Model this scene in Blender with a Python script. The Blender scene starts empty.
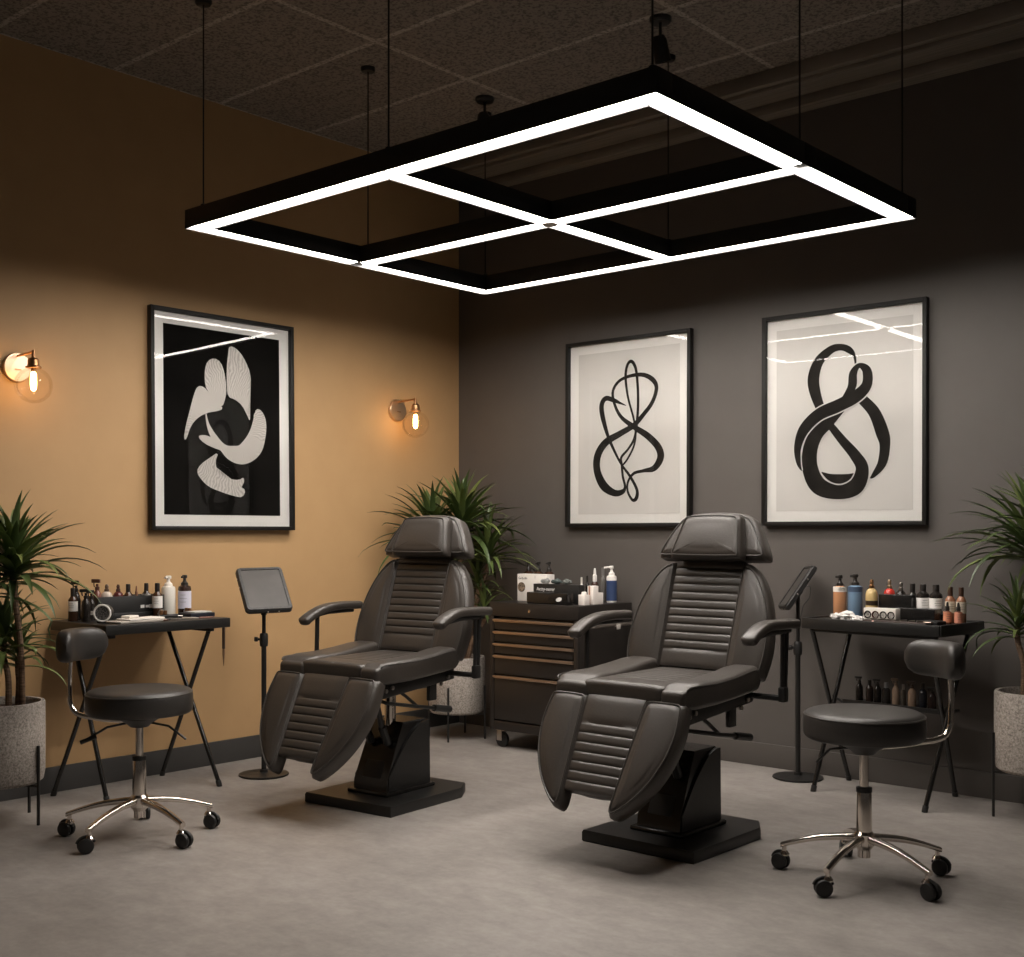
import bpy, bmesh, math, random
from mathutils import Vector, Matrix

C = bpy.context.scene.collection
PI = math.pi
random.seed(7)

# ------------------------------------------------------------------ materials
def node_mat(name):
    m = bpy.data.materials.new(name)
    m.use_nodes = True
    nt = m.node_tree
    b = nt.nodes['Principled BSDF']
    return m, nt, b

def pm(name, col, rough=0.5, metal=0.0, coat=0.0, spec=0.5):
    m, nt, b = node_mat(name)
    b.inputs['Base Color'].default_value = (*col, 1)
    b.inputs['Roughness'].default_value = rough
    b.inputs['Metallic'].default_value = metal
    b.inputs['Coat Weight'].default_value = coat
    b.inputs['Specular IOR Level'].default_value = spec
    return m

def N(nt, t, **kw):
    n = nt.nodes.new(t)
    for k, v in kw.items():
        setattr(n, k, v)
    return n

def objcoord(nt, scale=(1, 1, 1)):
    tc = N(nt, 'ShaderNodeTexCoord')
    mp = N(nt, 'ShaderNodeMapping')
    mp.inputs['Scale'].default_value = scale
    nt.links.new(tc.outputs['Object'], mp.inputs['Vector'])
    return mp.outputs['Vector']

def ramp(nt, fac, stops):
    r = N(nt, 'ShaderNodeValToRGB')
    el = r.color_ramp.elements
    el[0].position, el[0].color = stops[0][0], (*stops[0][1], 1)
    el[1].position, el[1].color = stops[-1][0], (*stops[-1][1], 1)
    for p, c in stops[1:-1]:
        e = el.new(p)
        e.color = (*c, 1)
    nt.links.new(fac, r.inputs['Fac'])
    return r.outputs['Color']

def noise(nt, vec, scale, detail=4, rough=0.55):
    n = N(nt, 'ShaderNodeTexNoise')
    n.inputs['Scale'].default_value = scale
    n.inputs['Detail'].default_value = detail
    n.inputs['Roughness'].default_value = rough
    nt.links.new(vec, n.inputs['Vector'])
    return n.outputs['Fac']

def bump(nt, b, h, strength, dist=0.01):
    bp = N(nt, 'ShaderNodeBump')
    bp.inputs['Strength'].default_value = strength
    bp.inputs['Distance'].default_value = dist
    nt.links.new(h, bp.inputs['Height'])
    nt.links.new(bp.outputs['Normal'], b.inputs['Normal'])

def textured(name, stops, scale, rough, detail=4, bmp=0.0, stretch=(1, 1, 1), metal=0.0, bdist=0.01, spec=0.5):
    m, nt, b = node_mat(name)
    v = objcoord(nt, stretch)
    f = noise(nt, v, scale, detail)
    nt.links.new(ramp(nt, f, stops), b.inputs['Base Color'])
    b.inputs['Roughness'].default_value = rough
    b.inputs['Metallic'].default_value = metal
    b.inputs['Specular IOR Level'].default_value = spec
    if bmp:
        bump(nt, b, f, bmp, bdist)
    return m

M = {}
M['wall_tan'] = textured('tan_paint', [(.3, (.475, .294, .137)), (.7, (.500, .312, .148))], 6, .62, bmp=.03)
M['wall_grey'] = textured('grey_paint', [(.3, (.092, .081, .074)), (.7, (.099, .088, .080))], 6, .6, bmp=.03)
M['base_grey'] = pm('baseboard_grey', (.045, .043, .041), .5)
M['base_dark'] = pm('baseboard_charcoal', (.085, .075, .068), .5)

def floor_mat():
    m, nt, b = node_mat('polished_concrete')
    v = objcoord(nt, (1, 1, 1))
    v2 = objcoord(nt, (3.0, 4.6, 1))
    f1 = noise(nt, v, 1.3, 8, .6)
    f2 = noise(nt, v2, 2.6, 8, .68)
    f3 = noise(nt, v, 38, 3, .6)
    mx = N(nt, 'ShaderNodeMath', operation='ADD')
    nt.links.new(f1, mx.inputs[0]); nt.links.new(f2, mx.inputs[1])
    mx2 = N(nt, 'ShaderNodeMath', operation='MULTIPLY_ADD')
    nt.links.new(f3, mx2.inputs[0]); mx2.inputs[1].default_value = .35
    nt.links.new(mx.outputs[0], mx2.inputs[2])
    mr = N(nt, 'ShaderNodeMapRange')
    mr.inputs['From Min'].default_value = .75; mr.inputs['From Max'].default_value = 1.6
    nt.links.new(mx2.outputs[0], mr.inputs['Value'])
    nt.links.new(ramp(nt, mr.outputs['Result'], [(0, (.160, .144, .131)), (.5, (.258, .235, .216)), (1, (.365, .337, .311))]), b.inputs['Base Color'])
    rr = N(nt, 'ShaderNodeMapRange')
    rr.inputs['To Min'].default_value = .36; rr.inputs['To Max'].default_value = .56
    nt.links.new(f1, rr.inputs['Value'])
    nt.links.new(rr.outputs['Result'], b.inputs['Roughness'])
    bump(nt, b, mx2.outputs[0], .08, .005)
    return m
M['floor'] = floor_mat()

def ceiling_mat():
    m, nt, b = node_mat('acoustic_tile')
    v = objcoord(nt)
    br = N(nt, 'ShaderNodeTexBrick')
    br.offset = 0.0
    br.inputs['Scale'].default_value = 1.0
    br.inputs['Brick Width'].default_value = 1.2
    br.inputs['Row Height'].default_value = .6
    br.inputs['Mortar Size'].default_value = .014
    br.inputs['Mortar Smooth'].default_value = .0
    br.inputs['Color1'].default_value = (.20, .17, .145, 1)
    br.inputs['Color2'].default_value = (.26, .225, .195, 1)
    br.inputs['Mortar'].default_value = (.42, .37, .32, 1)
    nt.links.new(v, br.inputs['Vector'])
    sp = noise(nt, v, 75, 2)
    mxr = N(nt, 'ShaderNodeMix', data_type='RGBA', blend_type='MULTIPLY')
    mxr.inputs['Factor'].default_value = 1
    nt.links.new(br.outputs['Color'], mxr.inputs['A'])
    nt.links.new(ramp(nt, sp, [(.38, (.45, .45, .45)), (.52, (1, 1, 1))]), mxr.inputs['B'])
    nt.links.new(mxr.outputs['Result'], b.inputs['Base Color'])
    b.inputs['Roughness'].default_value = .85
    bump(nt, b, br.outputs['Fac'], .5, .01)
    return m
M['ceiling'] = ceiling_mat()
M['soffit'] = textured('soffit_board', [(.35, (.16, .14, .12)), (.65, (.24, .21, .18))], 3, .8, stretch=(.6, 30, 1))

M['leather'] = textured('black_leather', [(.3, (.036, .0298, .0250)), (.7, (.046, .0384, .0322))], 160, .40, detail=2, bmp=.10, bdist=.002, spec=.6)
M['leather_dark'] = textured('stool_leather', [(.3, (.026, .023, .0205)), (.7, (.032, .0285, .0255))], 160, .43, detail=2, bmp=.10, bdist=.002, spec=.55)
M['piping'] = pm('leather_piping', (.05, .045, .04), .38)
M['black_metal'] = textured('black_powder_coat', [(.3, (.011, .0105, .010)), (.7, (.015, .0145, .0135))], 60, .38, spec=.5)
M['black_gloss'] = pm('black_gloss', (.010, .0092, .0085), .22, spec=.6)
M['black_plastic'] = pm('black_plastic', (.012, .0115, .011), .5)
M['chrome'] = pm('chrome', (.72, .66, .60), .13, 1.0)
M['steel'] = pm('brushed_steel', (.50, .46, .42), .3, 1.0)
M['handle'] = pm('copper_toned_aluminium', (.60, .47, .37), .34, 1.0)
M['brass'] = pm('aged_brass', (.50, .27, .13), .3, 1.0)
M['brass_pale'] = pm('pale_brass', (.78, .58, .40), .32, 1.0)
M['cart'] = textured('cart_enamel', [(.3, (.016, .0128, .0108)), (.7, (.021, .017, .0145))], 5, .4)
M['frame'] = pm('picture_frame_black', (.010, .009, .008), .5, spec=.3)
M['mat'] = pm('mat_board', (.89, .875, .85), .8, spec=.1)
M['print_grey'] = textured('print_paper', [(.3, (.69, .675, .65)), (.7, (.73, .71, .685))], 3, .8, spec=.1)
M['ink'] = textured('brush_ink', [(.25, (.012, .011, .010)), (.75, (.034, .031, .028))], 14, .8, spec=.1)
M['print_black'] = textured('black_print', [(.35, (.003, .0028, .0026)), (.75, (.010, .009, .008))], 2.2, .8, spec=.05)
M['soil'] = textured('potting_soil', [(.3, (.018, .010, .006)), (.7, (.07, .038, .022))], 60, .9, bmp=.8, bdist=.02)
M['cane'] = textured('dracaena_cane', [(.3, (.075, .042, .024)), (.7, (.19, .115, .066))], 12, .7, stretch=(1, 1, 9), bmp=.6, bdist=.01)

def led_mat():
    m, nt, b = node_mat('led_diffuser')
    b.inputs['Base Color'].default_value = (.9, .88, .85, 1)
    b.inputs['Emission Color'].default_value = (1.0, .925, .85, 1)
    b.inputs['Emission Strength'].default_value = 44
    return m
M['led'] = led_mat()
def filament_mat():
    m, nt, b = node_mat('glowing_filament')
    b.inputs['Base Color'].default_value = (1, .8, .5, 1)
    b.inputs['Emission Color'].default_value = (1.0, .55, .19, 1)
    b.inputs['Emission Strength'].default_value = 46
    return m
M['filament'] = filament_mat()

def thin_glass(name, tint, blend=.18, mult=1.0):
    m = bpy.data.materials.new(name)
    m.use_nodes = True
    nt = m.node_tree
    nt.nodes.clear()
    o = N(nt, 'ShaderNodeOutputMaterial')
    t = N(nt, 'ShaderNodeBsdfTransparent'); t.inputs['Color'].default_value = (*tint, 1)
    g = N(nt, 'ShaderNodeBsdfGlossy'); g.inputs['Roughness'].default_value = .0
    lw = N(nt, 'ShaderNodeLayerWeight'); lw.inputs['Blend'].default_value = blend
    mm = N(nt, 'ShaderNodeMath', operation='MULTIPLY_ADD')
    mm.inputs[1].default_value = mult; mm.inputs[2].default_value = .004
    mm.use_clamp = True
    nt.links.new(lw.outputs['Fresnel'], mm.inputs[0])
    mx = N(nt, 'ShaderNodeMixShader')
    nt.links.new(mm.outputs[0], mx.inputs['Fac'])
    nt.links.new(t.outputs[0], mx.inputs[1]); nt.links.new(g.outputs[0], mx.inputs[2])
    nt.links.new(mx.outputs[0], o.inputs['Surface'])
    return m
M['glass'] = thin_glass('picture_glass', (.99, .99, .985), .31, .62)
M['globe'] = thin_glass('globe_glass', (.985, .965, .93), .18, .25)

def leaf_mat():
    m, nt, b = node_mat('dracaena_leaf')
    oi = N(nt, 'ShaderNodeNewGeometry')
    v = objcoord(nt)
    f = noise(nt, v, 5, 3)
    ad = N(nt, 'ShaderNodeMath', operation='ADD')
    nt.links.new(oi.outputs['Random Per Island'], ad.inputs[0]); nt.links.new(f, ad.inputs[1])
    hf = N(nt, 'ShaderNodeMath', operation='MULTIPLY'); hf.inputs[1].default_value = .5
    nt.links.new(ad.outputs[0], hf.inputs[0])
    nt.links.new(ramp(nt, hf.outputs[0], [(.2, (.030, .050, .014)), (.5, (.062, .098, .027)), (.75, (.16, .20, .055))]), b.inputs['Base Color'])
    b.inputs['Roughness'].default_value = .42
    b.inputs['Subsurface Weight'].default_value = 0
    return m
M['leaf'] = leaf_mat()

def pot_mat():
    m, nt, b = node_mat('speckled_stone_pot')
    v = objcoord(nt)
    f = noise(nt, v, 110, 3, .75)
    f2 = noise(nt, v, 140, 2, .6)
    nt.links.new(ramp(nt, f, [(.34, (.17, .148, .128)), (.5, (.34, .30, .265)), (.68, (.47, .42, .375))]), b.inputs['Base Color'])
    b.inputs['Roughness'].default_value = .85
    bump(nt, b, f2, .35, .004)
    return m
M['pot'] = pot_mat()

def petal_mat():
    m, nt, b = node_mat('petal_print')
    v = objcoord(nt, (1, 1, 1))
    sp = N(nt, 'ShaderNodeSeparateXYZ'); nt.links.new(v, sp.inputs[0])
    dx = N(nt, 'ShaderNodeMath', operation='SUBTRACT'); nt.links.new(sp.outputs['X'], dx.inputs[0]); dx.inputs[1].default_value = .012
    dz = N(nt, 'ShaderNodeMath', operation='SUBTRACT'); nt.links.new(sp.outputs['Z'], dz.inputs[0]); dz.inputs[1].default_value = .0
    at = N(nt, 'ShaderNodeMath', operation='ARCTAN2'); nt.links.new(dz.outputs[0], at.inputs[0]); nt.links.new(dx.outputs[0], at.inputs[1])
    nz = noise(nt, v, 9, 3)
    ad = N(nt, 'ShaderNodeMath', operation='MULTIPLY_ADD'); nt.links.new(nz, ad.inputs[0]); ad.inputs[1].default_value = .35; nt.links.new(at.outputs[0], ad.inputs[2])
    ml = N(nt, 'ShaderNodeMath', operation='MULTIPLY'); nt.links.new(ad.outputs[0], ml.inputs[0]); ml.inputs[1].default_value = 115
    sn = N(nt, 'ShaderNodeMath', operation='SINE'); nt.links.new(ml.outputs[0], sn.inputs[0])
    mr = N(nt, 'ShaderNodeMapRange'); nt.links.new(sn.outputs[0], mr.inputs['Value']); mr.inputs['From Min'].default_value = -1
    nt.links.new(ramp(nt, mr.outputs['Result'], [(.0, (.44, .415, .39)), (.45, (.57, .54, .51)), (1, (.66, .63, .60))]), b.inputs['Base Color'])
    b.inputs['Roughness'].default_value = .75
    return m
M['petal'] = petal_mat()

PC = {}
def col(c, rough=.4):
    k = (tuple(c), rough)
    if k not in PC:
        PC[k] = pm('plastic_%d' % len(PC), c, rough)
    return PC[k]
WHITE = (.82, .79, .75); DARK = (.016, .013, .011); AMBER = (.05, .022, .012)

# ------------------------------------------------------------------ object helpers
def new(name, bm, mat, parent=None, ang=35, loc=None):
    bmesh.ops.recalc_face_normals(bm, faces=bm.faces[:])
    a = math.radians(ang)
    for f in bm.faces:
        f.smooth = True
    for e in bm.edges:
        if len(e.link_faces) == 2 and e.calc_face_angle(0) > a:
            e.smooth = False
    me = bpy.data.meshes.new(name)
    bm.to_mesh(me); bm.free()
    for m in (mat if isinstance(mat, (list, tuple)) else [mat]):
        me.materials.append(m)
    o = bpy.data.objects.new(name, me)
    C.objects.link(o)
    if parent: o.parent = parent
    if loc: o.location = loc
    return o

def tag(o, label, cat, group=None):
    o['label'] = label; o['category'] = cat
    if group: o['group'] = group
    return o

def thing(name, label, cat, loc=(0, 0, 0), rz=0, group=None):
    o = bpy.data.objects.new(name, None)
    o.empty_display_size = .05
    C.objects.link(o)
    o.location = loc; o.rotation_euler = (0, 0, rz)
    return tag(o, label, cat, group)

def struct(name, bm, mat):
    o = new(name, bm, mat); o['kind'] = 'structure'
    return o

def copy_tree(o, parent=None):
    kids = list(o.children)
    c = o.copy(); C.objects.link(c)
    if parent: c.parent = parent
    for k in kids: copy_tree(k, c)
    return c

# ------------------------------------------------------------------ mesh helpers
def B(): return bmesh.new()

def box(bm, s, c, bev=0, rot=None, seg=2, shear=None):
    mt = Matrix.Translation(Vector(c))
    if rot is not None: mt = mt @ rot
    r = bmesh.ops.create_cube(bm, size=1, matrix=Matrix.Diagonal((*s, 1)))
    vs = r['verts']
    if bev:
        es = list({e for v in vs for e in v.link_edges})
        g = bmesh.ops.bevel(bm, geom=es, offset=bev, segments=seg, affect='EDGES', profile=.5)
        vs = list({v for f in g['faces'] for v in f.verts} | {v for v in vs if v.is_valid})
        seen = set(vs); st = list(vs)
        while st:
            v = st.pop()
            for e in v.link_edges:
                w = e.other_vert(v)
                if w not in seen: seen.add(w); st.append(w)
        vs = list(seen)
    bmesh.ops.transform(bm, matrix=mt, verts=vs)
    return bm

def loft(bm, rings, cap0=True, cap1=True):
    R = [[bm.verts.new(p) for p in ring] for ring in rings]
    n = len(R[0])
    for a, b in zip(R, R[1:]):
        for i in range(n):
            j = (i + 1) % n
            bm.faces.new((a[i], a[j], b[j], b[i]))
    if cap0: bm.faces.new(R[0][::-1])
    if cap1: bm.faces.new(R[-1])
    return bm

def lathe(bm, prof, c=(0, 0, 0), seg=28, rot=None):
    rings = []
    for r, z in prof:
        ring = []
        for i in range(seg):
            a = 2 * PI * i / seg
            p = Vector((max(r, 1e-4) * math.cos(a), max(r, 1e-4) * math.sin(a), z))
            if rot is not None: p = rot @ p
            ring.append(p + Vector(c))
        rings.append(ring)
    return loft(bm, rings)

def cat(pts, n=8, closed=False):
    P = [Vector(p) for p in pts]; out = []
    L = len(P); rng = range(L) if closed else range(L - 1)
    for i in rng:
        if closed:
            p0, p1, p2, p3 = P[i - 1], P[i], P[(i + 1) % L], P[(i + 2) % L]
        else:
            p0, p1, p2, p3 = P[max(i - 1, 0)], P[i], P[i + 1], P[min(i + 2, L - 1)]
        for k in range(n):
            t = k / n
            out.append(.5 * ((2 * p1) + (p2 - p0) * t + (2 * p0 - 5 * p1 + 4 * p2 - p3) * t * t + (3 * p1 - p0 - 3 * p2 + p3) * t ** 3))
    if not closed: out.append(P[-1])
    return out

def tube(bm, pts, r, seg=10, r1=None, flat=1.0, closed=False):
    P = [Vector(p) for p in pts]
    n = len(P); rings = []
    up = None
    for i, p in enumerate(P):
        if closed:
            t = (P[(i + 1) % n] - P[i - 1]).normalized()
        else:
            t = (P[min(i + 1, n - 1)] - P[max(i - 1, 0)]).normalized()
        if up is None:
            up = Vector((0, 0, 1)) if abs(t.z) < .9 else Vector((1, 0, 0))
        s = t.cross(up)
        if s.length < 1e-6: s = t.orthogonal()
        s.normalize(); up = s.cross(t).normalized()
        rr = r if r1 is None else r + (r1 - r) * i / (n - 1)
        rings.append([p + rr * (math.cos(2 * PI * k / seg) * s + flat * math.sin(2 * PI * k / seg) * up) for k in range(seg)])
    if closed:
        rings.append([v.copy() for v in rings[0]])
        loft(bm, rings, False, False)
        bmesh.ops.remove_doubles(bm, verts=bm.verts[:], dist=1e-6)
        return bm
    return loft(bm, rings)

def sring(cx, cz, hx, hz, n=5.0, seg=40):
    out = []
    for i in range(seg):
        a = 2 * PI * (i + .5) / seg
        c, s = math.cos(a), math.sin(a)
        out.append((cx + hx * math.copysign(abs(c) ** (2 / n), c), cz + hz * math.copysign(abs(s) ** (2 / n), s)))
    return out

def sweepbox(bm, secs, n=6, rnd=.02, seg=40):
    """secs: (y, x0, x1, z0, z1); rounded box swept along y with rounded ends"""
    S = [list(s) for s in secs]
    def endrings(s, d):
        out = []
        for k in range(5):
            th = k / 5 * PI / 2
            ins = rnd * (1 - math.sin(th)); dy = rnd * (1 - math.cos(th))
            out.append((s[0] + d * (0 if k == 0 else dy), s[1] + ins, s[2] - ins, s[3] + ins, s[4] - ins))
        return out
    full = endrings(S[0], 1)
    y0 = S[0][0] + rnd; y1 = S[-1][0] - rnd
    full.append((y0, *S[0][1:]))
    for s in S[1:-1]:
        if y0 < s[0] < y1: full.append(tuple(s))
    full.append((y1, *S[-1][1:]))
    full += endrings(S[-1], -1)[::-1]
    rings = []
    for y, x0, x1, z0, z1 in full:
        rings.append([Vector((x, y, z)) for x, z in sring((x0 + x1) / 2, (z0 + z1) / 2, (x1 - x0) / 2, (z1 - z0) / 2, n, seg)])
    return loft(bm, rings)

def resample(P, n=88):
    L = [0.0]
    for i in range(len(P)): L.append(L[-1] + (P[(i + 1) % len(P)] - P[i]).length)
    out = []; j = 0
    for k in range(n):
        d = L[-1] * k / n
        while L[j + 1] < d: j += 1
        t = (d - L[j]) / max(L[j + 1] - L[j], 1e-9)
        out.append(P[j].lerp(P[(j + 1) % len(P)], t))
    return out

def chaikin(pts, it=2):
    P = [Vector((p[0], p[1])) for p in pts]
    for _ in range(it):
        Q = []
        for i in range(len(P)):
            a, b = P[i], P[(i + 1) % len(P)]
            Q += [a * .75 + b * .25, a * .25 + b * .75]
        P = Q
    return P

def area2(P):
    return sum(P[i].x * P[(i + 1) % len(P)].y - P[(i + 1) % len(P)].x * P[i].y for i in range(len(P)))

def inset(P, d):
    out = []; n = len(P)
    for i in range(n):
        t = (P[(i + 1) % n] - P[i - 1])
        t = t.normalized() if t.length > 1e-9 else Vector((1, 0))
        out.append(P[i] + d * Vector((-t.y, t.x)))
    return out

def relax(Q, d):
    for _ in range(3):
        Q = inset(Q, d / 3)
        n = len(Q)
        Q = [Q[i] * .5 + (Q[i - 1] + Q[(i + 1) % n]) * .25 for i in range(n)]
    return Q

def cushion(bm, contour, T, r, puff, F, it=2):
    """padded panel: contour in (u,v), thickness T behind w=0, edge radius r"""
    P = resample(chaikin(contour, it))
    if area2(P) < 0: P = P[::-1]
    rings = [[F(p.x, p.y, -T) for p in inset(P, r * .3)], [F(p.x, p.y, -T + r * .3) for p in P]]
    Q = P; done = 0.0
    for k in range(8):
        th = k / 7 * PI / 2
        d = r * (1 - math.cos(th))
        if k: Q = relax(Q, d - done)
        done = d
        rings.append([F(p.x, p.y, -r * .75 + r * .75 * math.sin(th)) for p in Q])
    c = sum(Q, Vector((0, 0))) / len(Q)
    ex = .85 * max(abs(p.x - c.x) for p in Q); ey = .85 * max(abs(p.y - c.y) for p in Q)
    for s in (.97, .92, .85, .76, .65, .52, .38, .24, .10, .02):
        b = (1 - s) ** 1.0 if s < .99 else 0
        ring = []
        for p in Q:
            d = p - c
            a = math.atan2(d.y / ey, d.x / ex)
            el = Vector((ex * math.cos(a), ey * math.sin(a)))
            q = c + s * (d * (1 - b) + el * b)
            gx = max(0, 1 - ((q.x - c.x) / (1.22 * ex)) ** 2); gy = max(0, 1 - ((q.y - c.y) / (1.22 * ey)) ** 2)
            ring.append(F(q.x, q.y, puff * gx * gy * (1 - s ** 6)))
        rings.append(ring)
    return loft(bm, rings)

def edge_piping(bm, contour, r, F, rad=.0035, it=2):
    P = resample(chaikin(contour, it))
    if area2(P) < 0: P = P[::-1]
    Q = relax(P, r * .32)
    return tube(bm, [F(p.x, p.y, -r * .15) for p in Q], rad, 6, closed=True)

def ribpanel(bm, ub, ut, edges, F, T=.04, depth=.008, nu=8):
    """ub/ut: half widths (lo,hi) at first and last edge; ribs between consecutive edges in v"""
    rows = []
    v0, v1 = edges[0], edges[-1]
    for a, b in zip(edges, edges[1:]):
        for k in range(9 if b is not edges[-1] else 10):
            t = k / 9
            h = depth * (1 - abs(2 * t - 1) ** 4.5)
            rows.append((a + (b - a) * t, h))
    rings = []
    for v, h in rows:
        s = (v - v0) / (v1 - v0)
        lo = ub[0] + (ut[0] - ub[0]) * s; hi = ub[1] + (ut[1] - ub[1]) * s
        ring = []
        for i in range(nu + 1):
            t = i / nu
            e = 1 - abs(2 * t - 1) ** 8
            ring.append(F(lo + (hi - lo) * t, v, h * (.35 + .65 * e) - (1 - e) * .004))
        ring.append(F(hi, v, -T)); ring.append(F(lo, v, -T))
        rings.append(ring)
    return loft(bm, rings)

def frame3(o, u, v, w):
    o, u, v, w = Vector(o), Vector(u).normalized(), Vector(v).normalized(), Vector(w).normalized()
    return lambda a, b, c: o + a * u + b * v + c * w

def text_obj(name, s, size, mw, mat, parent=None, extrude=.0006):
    cu = bpy.data.curves.new(name, 'FONT')
    cu.body = s; cu.size = size; cu.extrude = extrude; cu.align_x = 'CENTER'; cu.align_y = 'CENTER'
    o = bpy.data.objects.new(name, cu); C.objects.link(o)
    dg = bpy.context.evaluated_depsgraph_get()
    me = bpy.data.meshes.new_from_object(o.evaluated_get(dg))
    bpy.data.objects.remove(o); bpy.data.curves.remove(cu)
    me.name = name; me.materials.clear(); me.materials.append(mat)
    q = bpy.data.objects.new(name, me); C.objects.link(q)
    if parent: q.parent = parent
    q.matrix_local = mw
    return q

def Rx(a): return Matrix.Rotation(a, 4, 'X')
def Ry(a): return Matrix.Rotation(a, 4, 'Y')
def Rz(a): return Matrix.Rotation(a, 4, 'Z')

# ------------------------------------------------------------------ the room
H = 3.42
LX, LY = 8.2, -8.6
bm = B(); box(bm, (LX + .1, -LY + .1, .1), (LX / 2 - .05, LY / 2 + .05, -.05)); struct('floor', bm, M['floor'])
bm = B(); box(bm, (LX + .1, -LY + .1, .1), (LX / 2 - .05, LY / 2 + .05, H + .05)); struct('ceiling', bm, M['ceiling'])
bm = B(); box(bm, (.1, -LY, H), (-.05, LY / 2, H / 2)); struct('wall_left', bm, M['wall_tan'])
bm = B(); box(bm, (LX + .1, .1, H), (LX / 2 - .05, .05, H / 2)); struct('wall_right', bm, M['wall_grey'])
bm = B(); box(bm, (.014, -LY, .118), (.007, LY / 2, .059), .003); struct('baseboard_left', bm, M['base_grey'])
bm = B(); box(bm, (LX - .014, .014, .118), (LX / 2 + .007, -.007, .059), .003); struct('baseboard_right', bm, M['base_dark'])
# stepped ceiling soffit running along the grey wall
bm = B()
box(bm, (LX, .34, .07), (LX / 2, -.17, H - .035), .004)
box(bm, (LX, .10, .05), (LX / 2, -.05, H - .095), .004)
box(bm, (LX, .03, .02), (LX / 2, -.29, H - .08), .003)
struct('trim_1', bm, M['soffit'])

# ------------------------------------------------------------------ suspended light
FX0, FX1, FY0, FY1, FZ = .942, 3.230, -2.560, -.785, 2.47
XM, YM = 2.10, -1.655
lt = thing('suspended_light', 'large black rectangular grid lamp with glowing white strips hung from the ceiling', 'ceiling light', ((FX0 + FX1) / 2, (FY0 + FY1) / 2, FZ))
def L(p): return Vector(p) - Vector(lt.location)
W, HT = .084, .078
RC = .010
bm = B()
for y in (FY0, YM, FY1):
    box(bm, (FX1 - FX0 + W, W, HT - RC), L(((FX0 + FX1) / 2, y, FZ + RC + (HT - RC) / 2)), .001)
for x in (FX0, XM, FX1):
    for a, b in ((FY0, YM), (YM, FY1)):
        box(bm, (W, b - a - W, HT - RC), L((x, (a + b) / 2, FZ + RC + (HT - RC) / 2)), .001)
lw = .004
for y, sd in ((FY0, -1), (FY0, 1), (YM, -1), (YM, 1), (FY1, -1), (FY1, 1)):
    outer = (y == FY0 and sd < 0) or (y == FY1 and sd > 0)
    e = W / 2 if outer else -W / 2
    for a, b in (((FX0 - e, FX1 + e),) if outer else ((FX0 + W / 2, XM - W / 2), (XM + W / 2, FX1 - W / 2))):
        box(bm, (b - a, lw, RC + .004), L(((a + b) / 2, y + sd * (W / 2 - lw / 2), FZ + RC / 2 + .002)))
for x, sd in ((FX0, -1), (FX0, 1), (XM, -1), (XM, 1), (FX1, -1), (FX1, 1)):
    outer = (x == FX0 and sd < 0) or (x == FX1 and sd > 0)
    for a, b in (((FY0 - W / 2, FY1 + W / 2),) if outer else ((FY0 + W / 2, YM - W / 2), (YM + W / 2, FY1 - W / 2))):
        box(bm, (lw, b - a, RC + .004), L((x + sd * (W / 2 - lw / 2), (a + b) / 2, FZ + RC / 2 + .002)))
new('profile_frame', bm, M['black_metal'], lt)
SW = .075
for y in (FY0, YM, FY1):
    e = SW / 2 if y != YM else -.02
    for a, b, k in ((FX0 - e, XM - .012, 0), (XM + .012, FX1 + e, 1)):
        bm = B(); box(bm, (b - a, SW, .005), L(((a + b) / 2, y, FZ + .0085)))
        new('led_strip', bm, M['led'], lt)
for x in (FX0, XM, FX1):
    for a, b in ((FY0, YM), (YM, FY1)):
        g = SW / 2 + .004
        ax = a + g; bx = b - g
        bm = B(); box(bm, (SW, bx - ax, .005), L((x, (ax + bx) / 2, FZ + .0085)))
        new('led_strip', bm, M['led'], lt)
for x, y in ((FX0 + .03, FY0), (FX0, YM + .04), (FX0, FY1), (XM, FY1), (FX1, FY1), (FX1, YM), (XM, FY0), (FX1, FY0)):
    bm = B(); tube(bm, [L((x, y, FZ + HT)), L((x, y, H))], .0035, 6)
    lathe(bm, [(.0, .0), (.012, 0), (.012, .018), (.004, .024)], L((x, y, FZ + HT)), 12)
    new('suspension_cable', bm, M['black_metal'], lt)
    bm = B(); lathe(bm, [(.0, -.02), (.03, -.02), (.035, -.012), (.035, 0), (0, 0)], L((x, y, H)), 20)
    new('cable_mount', bm, M['black_metal'], lt)
bm = B(); lathe(bm, [(0, -.006), (.03, -.006), (.034, -.002), (.034, .002), (0, .002)], L((XM, YM, FZ)), 20)
new('joint_plate', bm, M['steel'], lt)

# unlit spotlights on the ceiling
for i, (x, y, lb) in enumerate(((2.31, -1.16, 'small unlit spotlight on the ceiling above the middle of the grid lamp'),
                                (1.095, -.955, 'small unlit spotlight on the ceiling above the tan wall side of the grid lamp'))):
    s = thing('ceiling_spotlight', lb, 'spotlight', (x, y, H), group='ceiling spotlights')
    bm = B(); lathe(bm, [(0, -.022), (.042, -.022), (.048, -.014), (.048, 0), (0, 0)], seg=24); new('mount', bm, M['black_metal'], s)
    bm = B(); tube(bm, [(0, 0, -.02), (0, 0, -.09)], .008); new('stem', bm, M['black_metal'], s)
    bm = B(); lathe(bm, [(0, .05), (.026, .05), (.034, .03), (.036, -.06), (.030, -.06), (.026, -.03), (0, -.03)], (0, 0, -.13), 24, Rx(.35).to_3x3())
    new('lamp_head', bm, M['black_metal'], s)

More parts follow.
